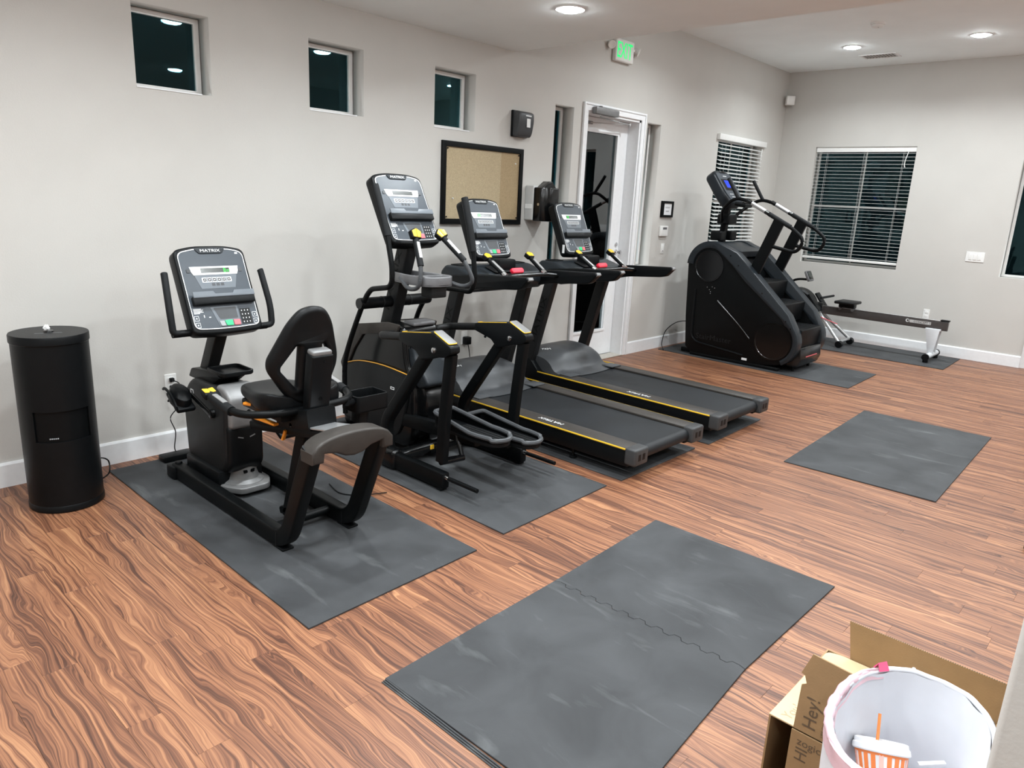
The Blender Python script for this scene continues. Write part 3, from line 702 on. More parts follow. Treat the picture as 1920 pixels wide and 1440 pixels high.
for i in range(7):
    a = i/6*2*PI; pts.append((0.014*math.cos(a)*(1.2 if i % 2 else 0.5), 0.014*math.sin(a)))
q.sweep([V(cx, cy, 0.906), V(cx+0.003, cy-0.002, 0.915), V(cx-0.004, cy-0.008, 0.928), V(cx-0.004, cy-0.012, 0.933)], pts, (1, 0, 0), scl=[0.5, 0.9, 1.1, 0.4]).obj('wipe', 'tissue', t)
q = B(); Ml = Mtx((cx, cy, 0.9012), (0.35, 0.94, 0), (-0.94, 0.35, 0))
q.plate([rect(-0.055, -0.052, -0.018, -0.049)], Ml, 0.0006).plate([rect(0.02, -0.044, 0.06, -0.041)], Ml, 0.0006)
q.obj('embossing', 'grey_print', lid, smooth=0)
q = B()
for k in range(5):
    a = FA-0.38+k*0.05; q.box((cx+0.1655*math.cos(a)-0.002, cy+0.1655*math.sin(a)-0.003, 0.392), (cx+0.1655*math.cos(a)+0.002, cy+0.1655*math.sin(a)+0.003, 0.397))
q.obj('edge_print', 'grey_print', t, smooth=0)

# ------------------------------------------------------------------ the shared console
def seg_digits(b, txt, M, x, y, h):
    SEG = {'8': 'abcdefg', 'P': 'abefg', '0': 'abcdef', '1': 'bc', '2': 'abged', '6': 'acdefg', 'n': 'ceg', 'o': 'cdeg'}
    w = h*0.52; k = h*0.13
    for i, ch in enumerate(txt):
        ox = x+i*w*1.45
        R = {'a': (0, h-k, w, h), 'g': (0, h/2-k/2, w, h/2+k/2), 'd': (0, 0, w, k), 'f': (0, h/2, k, h), 'b': (w-k, h/2, w, h), 'e': (0, 0, k, h/2), 'c': (w-k, 0, w, h/2)}
        for s in SEG.get(ch, ''):
            r = R[s]; b.plate([rect(ox+r[0], y+r[1], ox+r[2], y+r[3])], M, 0.0006, 0, 0.0058)
def console(par, yc, top, bot, digits, dx):
    T = V(top[0], yc, top[1]); O = V(bot[0], yc, bot[1]); H = (T-O).length
    M = Mtx(O, (0, 1, 0), (T-O)); w = 0.192
    out = roundpoly([(-w*1.0, -0.012), (-0.06, -0.020), (0.06, -0.020), (w, -0.012), (w*1.0, H-0.01), (0.09, H+0.012), (-0.09, H+0.012), (-w*1.0, H-0.01)], [.035, .05, .05, .035, .035, .1, .1, .035])
    c = B().plate([out], M, 0.078, 0.012, -0.078).obj('console', 'black_plastic', par)
    inn = [(x*0.925, 0.012+(y+0.012)*(H-0.022)/(H+0.012)*0.985) for x, y in out]
    sh = lambda L, k: [(x*k, H/2+(y-H/2)*k) for x, y in L]
    B().plate([inn, sh(inn, 0.977)], M, 0.0035, 0.001).obj('silver_rim', 'silver', c)
    B().plate([sh(inn, 0.977)], M, 0.0022).obj('face', 'console_face', c, smooth=0)
    f = lambda k: H*(1-k)
    B().plate([roundpoly([(-0.085, f(0.012)), (-0.062, f(0.078)), (0.062, f(0.078)), (0.085, f(0.012))], 0.008)], M, 0.006, 0.002, 0.001).obj('badge', 'slate_plastic', c)
    B().text('MATRIX', 0.021, M @ Matrix.Translation((0, f(0.044), 0)), 0.0008, sx=1.45, z0=0.0072).obj('lettering', 'white_print', c, smooth=0)
    B().plate([[(-0.115, f(0.335)), (0.115, f(0.335)), (0.092, f(0.50)), (-0.092, f(0.50))]], M, 0.0012, 0, 0.0022).obj('key_panel', 'console_light', c, smooth=0)
    B().plate([[(-0.132, f(0.235)), (0.132, f(0.235)), (0.128, f(0.27)), (0.128, f(0.29)), (0.118, f(0.335)), (-0.118, f(0.335)), (-0.128, f(0.29)), (-0.128, f(0.27))]], M, 0.0032, 0, 0.0022).obj('display_bezel', 'white_print', c, smooth=0)
    B().plate([rect(-0.076, f(0.312), 0.080, f(0.255))], M, 0.0004, 0, 0.0054).obj('display', 'lcd', c, smooth=0)
    q = B(); seg_digits(q, digits, M, dx, f(0.308), H*0.048); q.obj('led_digits', 'green_led', c, smooth=0)
    q = B()
    for s in (-1, 1): q.plate([rrect(s*0.141-0.009, f(0.305), s*0.141+0.009, f(0.26), 0.003)], M, 0.003, 0.0006, 0.0022)
    q.obj('side_keys', 'hood_grey', c)
    q = B(); q.plate([rrect(-0.080, f(0.425), 0.080, f(0.367), 0.003), rrect(-0.077, f(0.421), 0.077, f(0.371), 0.003)], M, 0.0006, 0, 0.0034)
    for k in range(6): x = -0.0655+k*0.0262; q.plate([rrect(x-0.010, f(0.417), x+0.010, f(0.375), 0.002), rrect(x-0.0085, f(0.414), x+0.0085, f(0.378), 0.002)], M, 0.0006, 0, 0.0034); q.plate([rect(x-0.004, f(0.402), x+0.004, f(0.389))], M, 0.0006, 0, 0.0034)
    q.obj('key_outline', 'white_print', c, smooth=0)
    for k in range(6): x = -0.0655+k*0.0262; B().plate([rrect(x-0.0085, f(0.414), x+0.0085, f(0.378), 0.002)], M, 0.0004, 0, 0.0034).obj('key', 'charcoal', c, smooth=0)
    for k in range(3): x = -0.024+k*0.024; B().plate([rrect(x-0.009, f(0.470), x+0.009, f(0.436), 0.002)], M, 0.0004, 0, 0.0034).obj('key', 'hood_grey', c, smooth=0)
    # shelf with notched lip
    q = B(); q.box((-0.163, f(0.700), 0.0), (0.172, f(0.600), 0.032), 0.006, 2, M); q.obj('shelf', 'black_plastic', c)
    q = B(); q.plate([[(-0.160, f(0.620)), (0.172, f(0.620)), (0.172, f(0.552)), (0.062, f(0.552)), (0.052, f(0.585)), (-0.042, f(0.585)), (-0.052, f(0.552)), (-0.160, f(0.552))]], M, 0.006, 0.001, 0.030)
    q.box((-0.160, f(0.625), 0.003), (0.172, f(0.612), 0.034), 0.002, 2, M); q.obj('shelf_lip', 'console_light', c)
    # lower keys
    B().plate([[(-0.075, f(0.725)), (0.072, f(0.725)), (0.072, f(0.955)), (-0.045, f(0.955))]], M, 0.0014, 0, 0.0022).obj('lower_panel', 'console_light', c, smooth=0)
    B().plate([roundpoly([(-0.060, f(0.735)), (0.062, f(0.735)), (0.062, f(0.875)), (-0.036, f(0.875))], 0.006)], M, 0.0006, 0, 0.0036).obj('touch_area', 'hood_grey', c, smooth=0)
    B().plate([roundpoly([(-0.046, f(0.895)), (-0.018, f(0.895)), (-0.014, f(0.957)), (-0.038, f(0.957))], 0.003)], M, 0.0035, 0.0008, 0.0036).obj('cool_button', 'grey_print', c)
    B().plate([roundpoly([(-0.015, f(0.892)), (0.027, f(0.892)), (0.027, f(0.957)), (-0.008, f(0.957))], 0.004)], M, 0.0035, 0.0008, 0.0036).obj('start_button', 'green', c, label='green start button')
    B().plate([rrect(0.033, f(0.957), 0.068, f(0.892), 0.004)], M, 0.0035, 0.0008, 0.0036).obj('stop_button', 'pale_red', c, label='red stop button')
    B().plate([rect(0.078, f(0.955), 0.138, f(0.765))], M, 0.0010, 0, 0.0022).obj('keypad', 'charcoal', c, smooth=0)
    q = B()
    for i in range(3):
        for k in range(4): q.plate([rect(0.088+i*0.017, f(0.935-k*0.046), 0.092+i*0.017, f(0.920-k*0.046))], M, 0.0004, 0, 0.0032)
    for y, ww in ((0.735, 0.04), (0.748, 0.05), (0.761, 0.045), (0.774, 0.05), (0.787, 0.03)): q.plate([rect(-0.165, f(y+0.004), -0.165+ww, f(y-0.003))], M, 0.0004, 0, 0.0022)
    for s in (-1, 1):
        x0 = s*0.158
        for yy in (0.845, 0.925): q.plate([rrect(x0-0.012, f(yy+0.03), x0+0.012, f(yy-0.03), 0.002), rrect(x0-0.0105, f(yy+0.026), x0+0.0105, f(yy-0.026), 0.002)], M, 0.0004, 0, 0.0022); q.plate([rect(x0-0.003, f(yy+0.008), x0+0.003, f(yy-0.008))], M, 0.0004, 0, 0.0022)
    q.plate([rect(-0.118, f(0.84), -0.114, f(0.81))], M, 0.0004, 0, 0.0022).plate([rect(-0.092, f(0.845), -0.082, f(0.835))], M, 0.0004, 0, 0.0022)
    q.plate([rect(0.135, f(0.085), 0.150, f(0.066))], M, 0.0004, 0, 0.0022)
    q.obj('printing', 'white_print', c, smooth=0)['kind'] = 'stuff'
    # rear swell of the housing
    B().prism([(-0.06, 0.06), (-0.105, 0.12), (-0.105, H-0.14), (-0.065, H-0.06)], 'xz', -0.13, 0.13, 0.012, M=M @ Matrix(((0, 1, 0, 0), (0, 0, 1, 0), (1, 0, 0, 0), (0, 0, 0, 1)))).obj('rear_housing', 'black_plastic', c)
    return c

UP = (0, 1, 0)
def letters_side(b, txt, p0, p1, y, size, sx=1.0):
    """letters running up a post on its side facing the camera"""
    a = V(p0[0], y, p0[1]); c = V(p1[0], y, p1[1]); u = (c-a).normalized()
    M = Mtx((a+c)/2, u, V(0, -1, 0).cross(u)); b.text(txt, size, M, 0.0008, sx=sx)
# ================================================================== recumbent bike
YC = 1.76
t = thing('recumbent_bike', 'black recumbent exercise bike with backrest seat on the mat nearest the camera', 'exercise bike', (-3.3, YC, 0.008))
frame_sec = rrect(-0.030, -0.042, 0.030, 0.042, 0.010, 3)
for s in (-1, 1):
    y = YC+s*0.180
    path = fillet([V(-4.00, y, 0.054), V(-2.80, y, 0.054), V(-2.575, y, 0.565)], 0.11, 8)
    B().sweep(path, frame_sec, (0, 0, 1)).obj('side_rail', 'black_metal', t)
    B().box((-4.05, y-0.045, 0.0085), (-3.95, y+0.045, 0.085), 0.012).obj('rail_end', 'black_plastic', t)
    B().cyl((-3.98, y, 0.085), 0.02, 0.022, 'z', 14, 0.004).obj('levelling_knob', 'black_plastic', t)
    B().box((-2.90, y-0.03, 0.0085), (-2.80, y+0.03, 0.02), 0.004).obj('foot_pad', 'black_plastic', t)
    B().sweep([V(-2.86, y, 0.053), V(-2.855, y, 0.053)], rrect(-0.031, -0.043, 0.031, 0.043, 0.010, 3)).obj('joint_ring', 'charcoal', t)
B().tube([V(-2.98, YC-0.17, 0.055), V(-2.98, YC+0.17, 0.055)], 0.022, 14).obj('cross_tube', 'black_metal', t)
B().tube([V(-3.95, YC-0.17, 0.055), V(-3.95, YC+0.17, 0.055)], 0.025, 14).obj('cross_tube', 'black_metal', t)
# arched rear bridge
arch = []
for i in range(17):
    f = -1+2*i/16; arch.append((YC+f*0.212, 0.600+0.030*(1-f*f)-(0.035*abs(f)**8)))
low = [(YC+0.212, 0.515), (YC+0.155, 0.515), (YC+0.150, 0.555), (YC+0.09, 0.545), (YC+0.045, 0.522), (YC, 0.515), (YC-0.045, 0.522), (YC-0.09, 0.545), (YC-0.150, 0.555), (YC-0.155, 0.515), (YC-0.212, 0.515)]
Mt = Matrix.Translation((-2.575, 0, 0)) @ Matrix.Rotation(0.0, 4, 'Y')
B().prism(arch+low, 'yz', -2.625, -2.52, 0.012, 3).obj('rear_bridge', 'bronze_grey', t)
# seat rail
B().bar((-3.36, YC, 0.455), (-2.60, YC, 0.590), 0.115, 0.045, r=0.008).obj('seat_rail', 'black_metal', t)
B().bar((-3.25, YC, 0.503), (-2.585, YC, 0.622), 0.135, 0.010, r=0.003).obj('rail_track', 'aluminium', t)
B().sweep([V(-3.085, YC, 0.03), V(-2.92, YC, 0.53)], rrect(-0.03, -0.04, 0.03, 0.04, 0.01), (0, 0, 1)).obj('support_post', 'black_metal', t)
B().bar((-3.14, YC, 0.05), (-3.0, YC, 0.10), 0.06, 0.04, r=0.01).obj('post_gusset', 'black_metal', t)
B().bar((-3.06, YC, 0.575), (-2.78, YC, 0.625), 0.15, 0.10, r=0.014).obj('seat_carriage', 'black_plastic', t)
for s in (-1, 1): B().lathe([(0, 0), (0.012, 0), (0.011, 0.006), (0, 0.008)], (-2.93, YC-0.075 if s < 0 else YC+0.075, 0.565), 'y', 12, M=None).obj('bolt', 'chrome', t)
# seat cushion: wide at the back, waisted nose
prof = [(-3.36, 0.085, 0.0), (-3.34, 0.115, 0.0), (-3.26, 0.135, 0.004), (-3.16, 0.160, 0.01), (-3.06, 0.195, 0.02), (-2.98, 0.205, 0.03), (-2.92, 0.195, 0.035), (-2.89, 0.16, 0.03)]
bm = bmesh.new(); rings = []
for i, (x, w, h) in enumerate(prof):
    e = 0.022 if i in (0, len(prof)-1) else 0.036
    ring = []
    for k in range(20):
        a = 2*PI*k/20; cy_ = math.cos(a); sy_ = math.sin(a)
        yy = w*math.copysign(abs(cy_)**0.45, cy_); zz = e*math.copysign(abs(sy_)**0.6, sy_)
        dish = h*1.6*(abs(yy)/max(w, 0.01))**2 if sy_ > 0 else 0
        ring.append(bm.verts.new((x, YC+yy, 0.655+zz+dish+(x+3.36)*0.03)))
    rings.append(ring)
for a, c in zip(rings, rings[1:]):
    for k in range(20): bm.faces.new((a[k], a[(k+1) % 20], c[(k+1) % 20], c[k]))
bm.faces.new(rings[0]); bm.faces.new(rings[-1][::-1]); bmesh.ops.recalc_face_normals(bm, faces=bm.faces)
bb = B(); me = bpy.data.meshes.new('tmp'); bm.to_mesh(me); bm.free(); bb.bm.from_mesh(me)
so = bb.obj('seat_cushion', 'vinyl_seat', t, smooth=60)
md = so.modifiers.new('sub', 'SUBSURF'); md.levels = 1; md.render_levels = 1
B().box((-3.30, YC-0.13, 0.585), (-2.92, YC+0.13, 0.630), 0.015).obj('seat_base', 'black_plastic', t)
# backrest pad with two openings
Mb = Mtx((-2.905, YC, 0.675), (0, 1, 0), (0.075, 0, 0.46))
oz = [(-0.055, 0.0), (0.055, 0.0), (0.110, 0.045), (0.180, 0.165), (0.182, 0.215), (0.112, 0.39), (0.062, 0.455), (0, 0.470), (-0.062, 0.455), (-0.112, 0.39), (-0.182, 0.215), (-0.180, 0.165), (-0.110, 0.045)]
oz = roundpoly(oz, 0.045)
hole = roundpoly([(0.060, 0.075), (0.060, 0.285), (0.072, 0.285), (0.132, 0.185), (0.130, 0.165)], 0.016)
q = B().plate([oz, hole, [(-x, y) for x, y in hole]], Mb, 0.052, 0.022, -0.03).obj('backrest', 'vinyl_seat', t)
for v_ in q.data.vertices: v_.co.x -= 0.062*(abs(v_.co.y)/0.18)**2
pm = Mtx((-2.83, YC, 0.60), (0, 1, 0), (0.075, 0, 0.46))
B().plate([roundpoly([(-0.045, -0.02), (0.045, -0.02), (0.055, 0.10), (0.055, 0.33), (-0.055, 0.33), (-0.055, 0.10)], 0.008)], pm, 0.06, 0.008, -0.04).obj('backrest_post', 'black_plastic', t)
B().plate([rrect(-0.05, 0.325, 0.05, 0.350, 0.01)], pm, 0.055, 0.008, -0.04).obj('post_cap', 'silver_plastic', t)
B().box((-0.034, -0.07, -0.035), (0.034, 0.07, 0.022), 0.008, M=pm).obj('post_sleeve', 'charcoal', t)
B().cyl((0.0, 0.12, 0.0195), 0.009, 0.004, 'z', 12, M=pm).cyl((0.008, 0.30, 0.0195), 0.005, 0.003, 'z', 10, M=pm).obj('bolt', 'black_gloss', t)
# side handles with pulse grips
for s in (-1, 1):
    h = fillet([V(-2.88, YC+s*0.02, 0.645), V(-2.875, YC+s*0.20, 0.655), V(-2.99, YC+s*0.300, 0.645), V(-3.235, YC+s*0.312, 0.683)], 0.07, 8)
    B().tube(h, 0.018, 12).obj('side_handle', 'black_metal', t)
    a, c = V(-3.04, YC+s*0.304, 0.651), V(-3.24, YC+s*0.312, 0.685)
    g = B().tube([a, a+(c-a)*0.06, c], 0.0235, 14).obj('grip', 'black_foam', t)
    B().bar(a+(c-a)*0.25+V(0, 0, 0.0215), a+(c-a)*0.75+V(0, 0, 0.0215), 0.024, 0.006, r=0.002).obj('pulse_sensor', 'silver', g)
    Mg = Mtx(c+V(-0.005, 0, 0.004), (0, 1, 0), (-1, 0, 0.25))
    B().box((-0.032, -0.03, -0.018), (0.032, 0.03, 0.018), 0.010, 3, M=Mg).obj('button_pod', 'black_plastic', g)
    B().plate([roundpoly([(-0.026, -0.018), (-0.001, -0.022), (-0.001, 0.016), (-0.026, 0.022)], 0.004), ], Mg, 0.004, 0.001, 0.017).plate([roundpoly([(0.026, -0.018), (0.001, -0.022), (0.001, 0.016), (0.026, 0.022)], 0.004)], Mg, 0.004, 0.001, 0.017).obj('button', 'yellow', g)
for sx_, nm in ((-3.18, 'seat_lever'),):
    B().bar((-3.22, YC-0.155, 0.572), (-2.98, YC-0.12, 0.566), 0.028, 0.012, r=0.004).obj('seat_lever', 'orange', t, label='orange seat lever')
    B().bar((-3.25, YC-0.13, 0.612), (-3.18, YC-0.10, 0.612), 0.04, 0.014, r=0.004).obj('seat_lever', 'orange', t, label='orange seat lever')
    B().bar((-3.02, YC-0.065, 0.47), (-3.0, YC-0.06, 0.52), 0.02, 0.012, r=0.003).obj('lever_tag', 'orange', t)
    B().tube(bez([V(-3.30, YC-0.09, 0.55), V(-3.20, YC-0.10, 0.525), V(-3.08, YC-0.07, 0.53), V(-2.98, YC-0.05, 0.55)], 4), 0.012, 8).obj('cable_chain', 'black_plastic', t)
# cup holder on the far side
cy0 = YC+0.33
B().tube([V(-2.88, YC+0.20, 0.64), V(-2.99, cy0-0.02, 0.60)], 0.018, 10).obj('holder_arm', 'black_plastic', t)
cc = B(); Mc = Mtx((-3.03, cy0+0.09, 0.54), (0, 1, 0), (1, 0, 0)) @ Matrix.Diagonal((1, 1, -1, 1))
ol = rrect(-0.10, -0.075, 0.10, 0.075, 0.02); il = rrect(-0.091, -0.066, 0.091, 0.066, 0.016)
cc.plate([ol, il], Mc, 0.085, 0.002, 0.0); cc.plate([ol], Mc, 0.006, 0.001, 0.0)
cc.obj('cup_holder', 'black_plastic', t)
B().bar((-3.03, cy0+0.05, 0.47), (-3.03, cy0+0.06, 0.54), 0.06, 0.08, up=(1, 0, 0), r=0.01).obj('holder_bracket', 'black_plastic', t)
q = B(); q.cyl((-3.03, cy0+0.07, 0.547), 0.022, 0.012, 'z', 16); q.obj('holder_insert', 'charcoal', t)
# drive housing
prof = roundpoly([(-4.03, 0.13), (-4.05, 0.40), (-4.02, 0.52), (-3.93, 0.600), (-3.62, 0.600), (-3.53, 0.52), (-3.535, 0.20), (-3.60, 0.12), (-3.95, 0.085)], [.05, .05, .05, .05, .06, .04, .06, .05, .05], 5)
hb = B().prism(prof, 'xz', YC-0.105, YC+0.105, 0.028, 4).obj('drive_housing', 'charcoal', t)
B().prism(roundpoly([(-3.66, 0.40), (-3.66, 0.615), (-3.58, 0.612), (-3.505, 0.56), (-3.505, 0.40), (-3.53, 0.385)], 0.03), 'xz', YC-0.09, YC+0.09, 0.02, 3).obj('upper_shroud', 'silver_plastic', t, label='silver upper shroud')
B().prism(roundpoly([(-3.68, 0.13), (-3.70, 0.42), (-3.60, 0.44), (-3.515, 0.40), (-3.515, 0.18), (-3.56, 0.13)], 0.03), 'xz', YC-0.098, YC+0.098, 0.02, 3).obj('lower_shroud', 'black_plastic', t)
q = B()
for s in (-1, 1): q.bar((-3.5145, YC+s*0.018, 0.335), (-3.5145, YC+s*0.048, 0.345), 0.003, 0.006)
q.obj('vent_slot', 'silver_plastic', t)
q = B().plate([roundpoly([(-3.935, 0.498), (-3.90, 0.498), (-3.895, 0.515), (-3.90, 0.535), (-3.935, 0.535)], 0.004), roundpoly([(-3.929, 0.504), (-3.905, 0.504), (-3.902, 0.515), (-3.905, 0.529), (-3.929, 0.529)], 0.003)], Mtx((0, YC-0.1052, 0), (1, 0, 0), (0, 0, 1)), 0.0008).obj('emblem', 'white_print', t, smooth=0)
# pedestal
B().lathe([(0, 0.225), (0.072, 0.225), (0.074, 0.12), (0.085, 0.085), (0.11, 0.07), (0.112, 0.064), (0, 0.064)], (-3.61, YC+0.015, 0), 'z', 32).obj('pedestal', 'silver_plastic', t)
B().plate([roundpoly([(-3.86, YC-0.11), (-3.58, YC-0.12), (-3.47, YC-0.06), (-3.47, YC+0.10), (-3.56, YC+0.15), (-3.86, YC+0.14)], 0.03)], Mtx((0, 0, 0.03), (1, 0, 0), (0, 1, 0)), 0.036, 0.008).obj('base_plate', 'silver_plastic', t)
B().box((-4.0, YC-0.13, 0.03), (-3.6, YC+0.13, 0.14), 0.015).obj('lower_chassis', 'black_plastic', t)
q = B(); Mp = Mtx((-3.5365, YC+0.015, 0.135), (0, 1, 0), (0, 0, 1))
for s in (-1, 1): q.plate([roundpoly([(s*0.008, -0.010), (s*0.030, -0.012), (s*0.034, 0.008), (s*0.010, 0.006)][::s], 0.004)], Mp, 0.002)
q.obj('pedestal_port', 'black_gloss', t, smooth=0)
# cranks and pedals
for s in (-1, 1):
    yy = YC+s*0.125
    pc = V(-3.66, yy, 0.455); pe = V(-3.66-s*-0.175*1.0 if s < 0 else -3.52, yy+s*0.02, 0.527 if s < 0 else 0.34)
    pe = V(-3.835, yy-0.02, 0.528) if s < 0 else V(-3.49, yy+0.02, 0.385)
    cr = B().bar(pc, pe, 0.014, 0.026, r=0.005).obj('crank', 'black_gloss', t)
    B().lathe([(0, 0), (0.026, 0), (0.024, 0.018), (0.010, 0.022), (0, 0.022)], (pc.x, yy-0.016 if s > 0 else yy+0.016, pc.z), 'y', 18, M=None if s > 0 else Matrix.Translation((0, 2*(yy+0.016), 0)) @ Matrix.Diagonal((1, -1, 1, 1))).obj('hub', 'black_gloss', cr)
    pd = B(); Mq = Matrix.Translation((pe.x-0.012, yy+s*0.075, pe.z-0.02)) @ Matrix.Rotation(math.radians(28), 4, 'Y')
    pd.box((-0.07, -0.05, -0.022), (0.09, 0.05, 0.008), 0.012, 3, M=Mq)
    pd.lathe([(0.0, 0.066), (0.035, 0.062), (0.055, 0.045), (0.063, 0.01), (0.060, -0.02), (0, -0.022)], (-0.005, 0, 0.0), 'z', 22, M=Mq @ Matrix.Diagonal((1.35, 0.85, 1, 1)))
    po = pd.obj('pedal', 'black_plastic', t)
    B().tube([Mq @ V(0.085*math.cos(a), -0.058 if s < 0 else 0.058, 0.03*math.sin(a)+0.012) for a in [i*PI/8 for i in range(9)]], 0.008, 6).obj('strap', 'black_plastic', po)
    B().bar(Mq @ V(-0.07, 0, -0.01), Mq @ V(-0.085, -0.01, -0.085), 0.03, 0.01, r=0.003).obj('strap_tail', 'black_plastic', po)
# tray, mast, console with handles
B().prism(roundpoly([(-4.02, 0.585), (-3.98, 0.640), (-3.80, 0.662), (-3.66, 0.662), (-3.64, 0.645), (-3.70, 0.610), (-3.75, 0.585)], 0.015), 'xz', YC-0.075, YC+0.075, 0.010).obj('mast_collar', 'black_plastic', t)
B().plate([rrect(-3.80, YC-0.075, -3.60, YC+0.11, 0.03), rrect(-3.79, YC-0.065, -3.61, YC+0.10, 0.025)], Mtx((0, 0, 0.658), (1, 0, 0), (0, 1, 0)), 0.02, 0.003).plate([rrect(-3.795, YC-0.07, -3.605, YC+0.105, 0.027)], Mtx((0, 0, 0.654), (1, 0, 0), (0, 1, 0)), 0.006, 0.001).obj('accessory_tray', 'black_plastic', t)
ms = rrect(-0.034, -0.042, 0.034, 0.042, 0.008)
B().sweep([V(-3.965, YC, 0.56), V(-3.725, YC, 0.96)], ms, (0, 0, 1)).obj('mast', 'charcoal', t)
console(t, YC, (-3.844, 1.314), (-3.648, 0.904), '8n', 0.048)
B().tube([V(-3.705, YC-0.275, 0.893), V(-3.705, YC+0.24, 0.893)], 0.019, 12).obj('handle_bar', 'black_metal', t)
for s in (-1, 1):
    B().tube(fillet([V(-3.705, YC+s*0.235, 0.893), V(-3.700, YC+s*0.272, 0.90), V(-3.715, YC+s*0.275, 1.0), V(-3.785, YC+s*0.262, 1.185)], 0.05, 7)+[V(-3.79, YC+s*0.261, 1.192)], 0.0175, 12).obj('handle_grip', 'black_foam', t)

# ================================================================== elliptical
YC = 2.93
t = thing('elliptical_machine', 'black elliptical trainer with tall swing handles between the bike and the treadmills', 'elliptical machine', (-3.4, YC, 0.008))
shell = roundpoly([(-4.13, 0.06), (-4.14, 0.40), (-4.08, 0.60), (-3.93, 0.790), (-3.60, 0.850), (-3.47, 0.835), (-3.44, 0.62), (-3.36, 0.45), (-3.36, 0.16), (-3.45, 0.06)], [.05, .1, .08, .06, .02, .03, .05, .08, .1, .05], 5)
B().prism(shell, 'xz', YC-0.145, YC+0.145, 0.03, 4).obj('drive_housing', 'black_gloss', t)
for s in (-1, 1):
    y = YC+s*0.150
    lowp = roundpoly([(-4.10, 0.12), (-4.12, 0.36), (-4.085, 0.500), (-3.93, 0.545), (-3.77, 0.562), (-3.60, 0.562), (-3.41, 0.548), (-3.40, 0.44), (-3.47, 0.19), (-3.52, 0.12)], [.04, .06, .04, .02, .02, .02, .03, .05, .06, .04])
    a, b_ = (y-0.012, y+0.012)
    B().prism(lowp, 'xz', a, b_, 0.006).obj('side_panel', 'charcoal', t)
    yy = y+s*0.0125
    B().tube(bez([V(-4.085, yy, 0.503), V(-3.93, yy, 0.548), V(-3.77, yy, 0.566), V(-3.60, yy, 0.568), V(-3.41, yy, 0.555)], 6), 0.0038, 6).obj('accent_line', 'orange_line', t, label='orange accent line')
    band = [(-4.115, 0.46), (-4.135, 0.50), (-4.06, 0.64), (-3.945, 0.795), (-3.62, 0.853), (-3.50, 0.852), (-3.52, 0.80), (-3.88, 0.735), (-3.98, 0.62), (-4.06, 0.49)]
    B().prism(roundpoly(band, 0.012), 'xz', y-0.008, y+0.008, 0.004).obj('front_band', 'bronze_grey', t)
q = B().plate([rrect(-3.575, 0.428, -3.535, 0.446, 0.003), rrect(-3.570, 0.433, -3.540, 0.441, 0.002)], Mtx((0, YC-0.1625, 0), (1, 0, 0), (0.0, 0, 1)), 0.0008).obj('emblem', 'white_print', t, smooth=0)
B().box((-3.58, YC-0.06, 0.835), (-3.47, YC+0.12, 0.862), 0.012, 3).obj('mast_shoulder', 'grey_plastic', t)
rp = roundpoly([(-3.52, 0.80), (-3.44, 0.80), (-3.40, 0.66), (-3.30, 0.555), (-3.26, 0.50), (-3.36, 0.46), (-3.50, 0.60)], 0.03)
B().prism(rp, 'xz', YC-0.115, YC+0.135, 0.03, 4).obj('rear_cover', 'slate_plastic', t)
B().lathe([(0, -0.10), (0.20, -0.10), (0.215, -0.09), (0.215, 0.09), (0.20, 0.10), (0, 0.10)], (-3.50, YC, 0.34), 'y', 40).obj('flywheel_cover', 'black_gloss', t)
# mast with letters
B().sweep([V(-3.80, YC, 0.78), V(-3.605, YC, 1.36)], rrect(-0.04, -0.055, 0.04, 0.055, 0.01), (0, 0, 1)).obj('mast', 'charcoal', t)
q = B(); letters_side(q, 'MATRIX', (-3.79, 0.86), (-3.63, 1.33), YC-0.0404, 0.06, 1.9); q.obj('lettering', 'dark_print', t, smooth=0)
console(t, YC, (-3.744, 1.751), (-3.523, 1.358), '', 0)
# swing handle axle
B().tube([V(-3.739, YC-0.275, 0.962), V(-3.739, YC+0.275, 0.962)], 0.036, 18).obj('axle', 'black_metal', t)
for s in (-1, 1):
    B().tube([V(-3.739, YC+s*0.277, 0.962), V(-3.739, YC+s*0.285, 0.962)], 0.034, 16).obj('axle_cap', 'black_gloss', t)
    B().tube([V(-3.739, YC+s*0.105, 0.962), V(-3.739, YC+s*0.115, 0.962)], 0.0375, 18).obj('axle_ring', 'charcoal', t)
ya = YC-0.262
near = bez([V(-3.93, ya, 0.20), V(-3.935, ya, 0.40), V(-3.925, ya, 0.56), V(-3.86, ya, 0.72), V(-3.745, ya, 0.93), V(-3.685, ya, 1.02)], 6)[:-1]+fillet([V(-3.685, ya, 1.02), V(-3.64, ya, 1.065), V(-3.435, ya, 1.10), V(-3.435, ya, 1.22), V(-3.485, ya, 1.40)], 0.07, 7)
h = B().tube(near, 0.0165, 10).obj('swing_handle', 'black_metal', t)
B().tube(bez([V(-3.484, ya, 1.395), V(-3.53, ya, 1.52), V(-3.60, ya, 1.675)], 6)+[V(-3.604, ya, 1.682)], 0.0225, 12).obj('foam_grip', 'black_foam', h)
yb = YC+0.265
far = fillet([V(-3.93, yb, 0.62), V(-3.80, yb, 0.90), V(-3.70, yb, 1.01), V(-3.60, yb, 1.05), V(-3.30, yb, 1.055), V(-3.275, yb, 1.14), V(-3.30, yb, 1.32)], 0.09, 7)
h = B().tube(far, 0.0165, 10).obj('swing_handle', 'black_metal', t)
B().tube(bez([V(-3.30, yb, 1.31), V(-3.335, yb, 1.45), V(-3.39, yb, 1.625)], 6)+[V(-3.393, yb, 1.632)], 0.0225, 12).obj('foam_grip', 'black_foam', h)
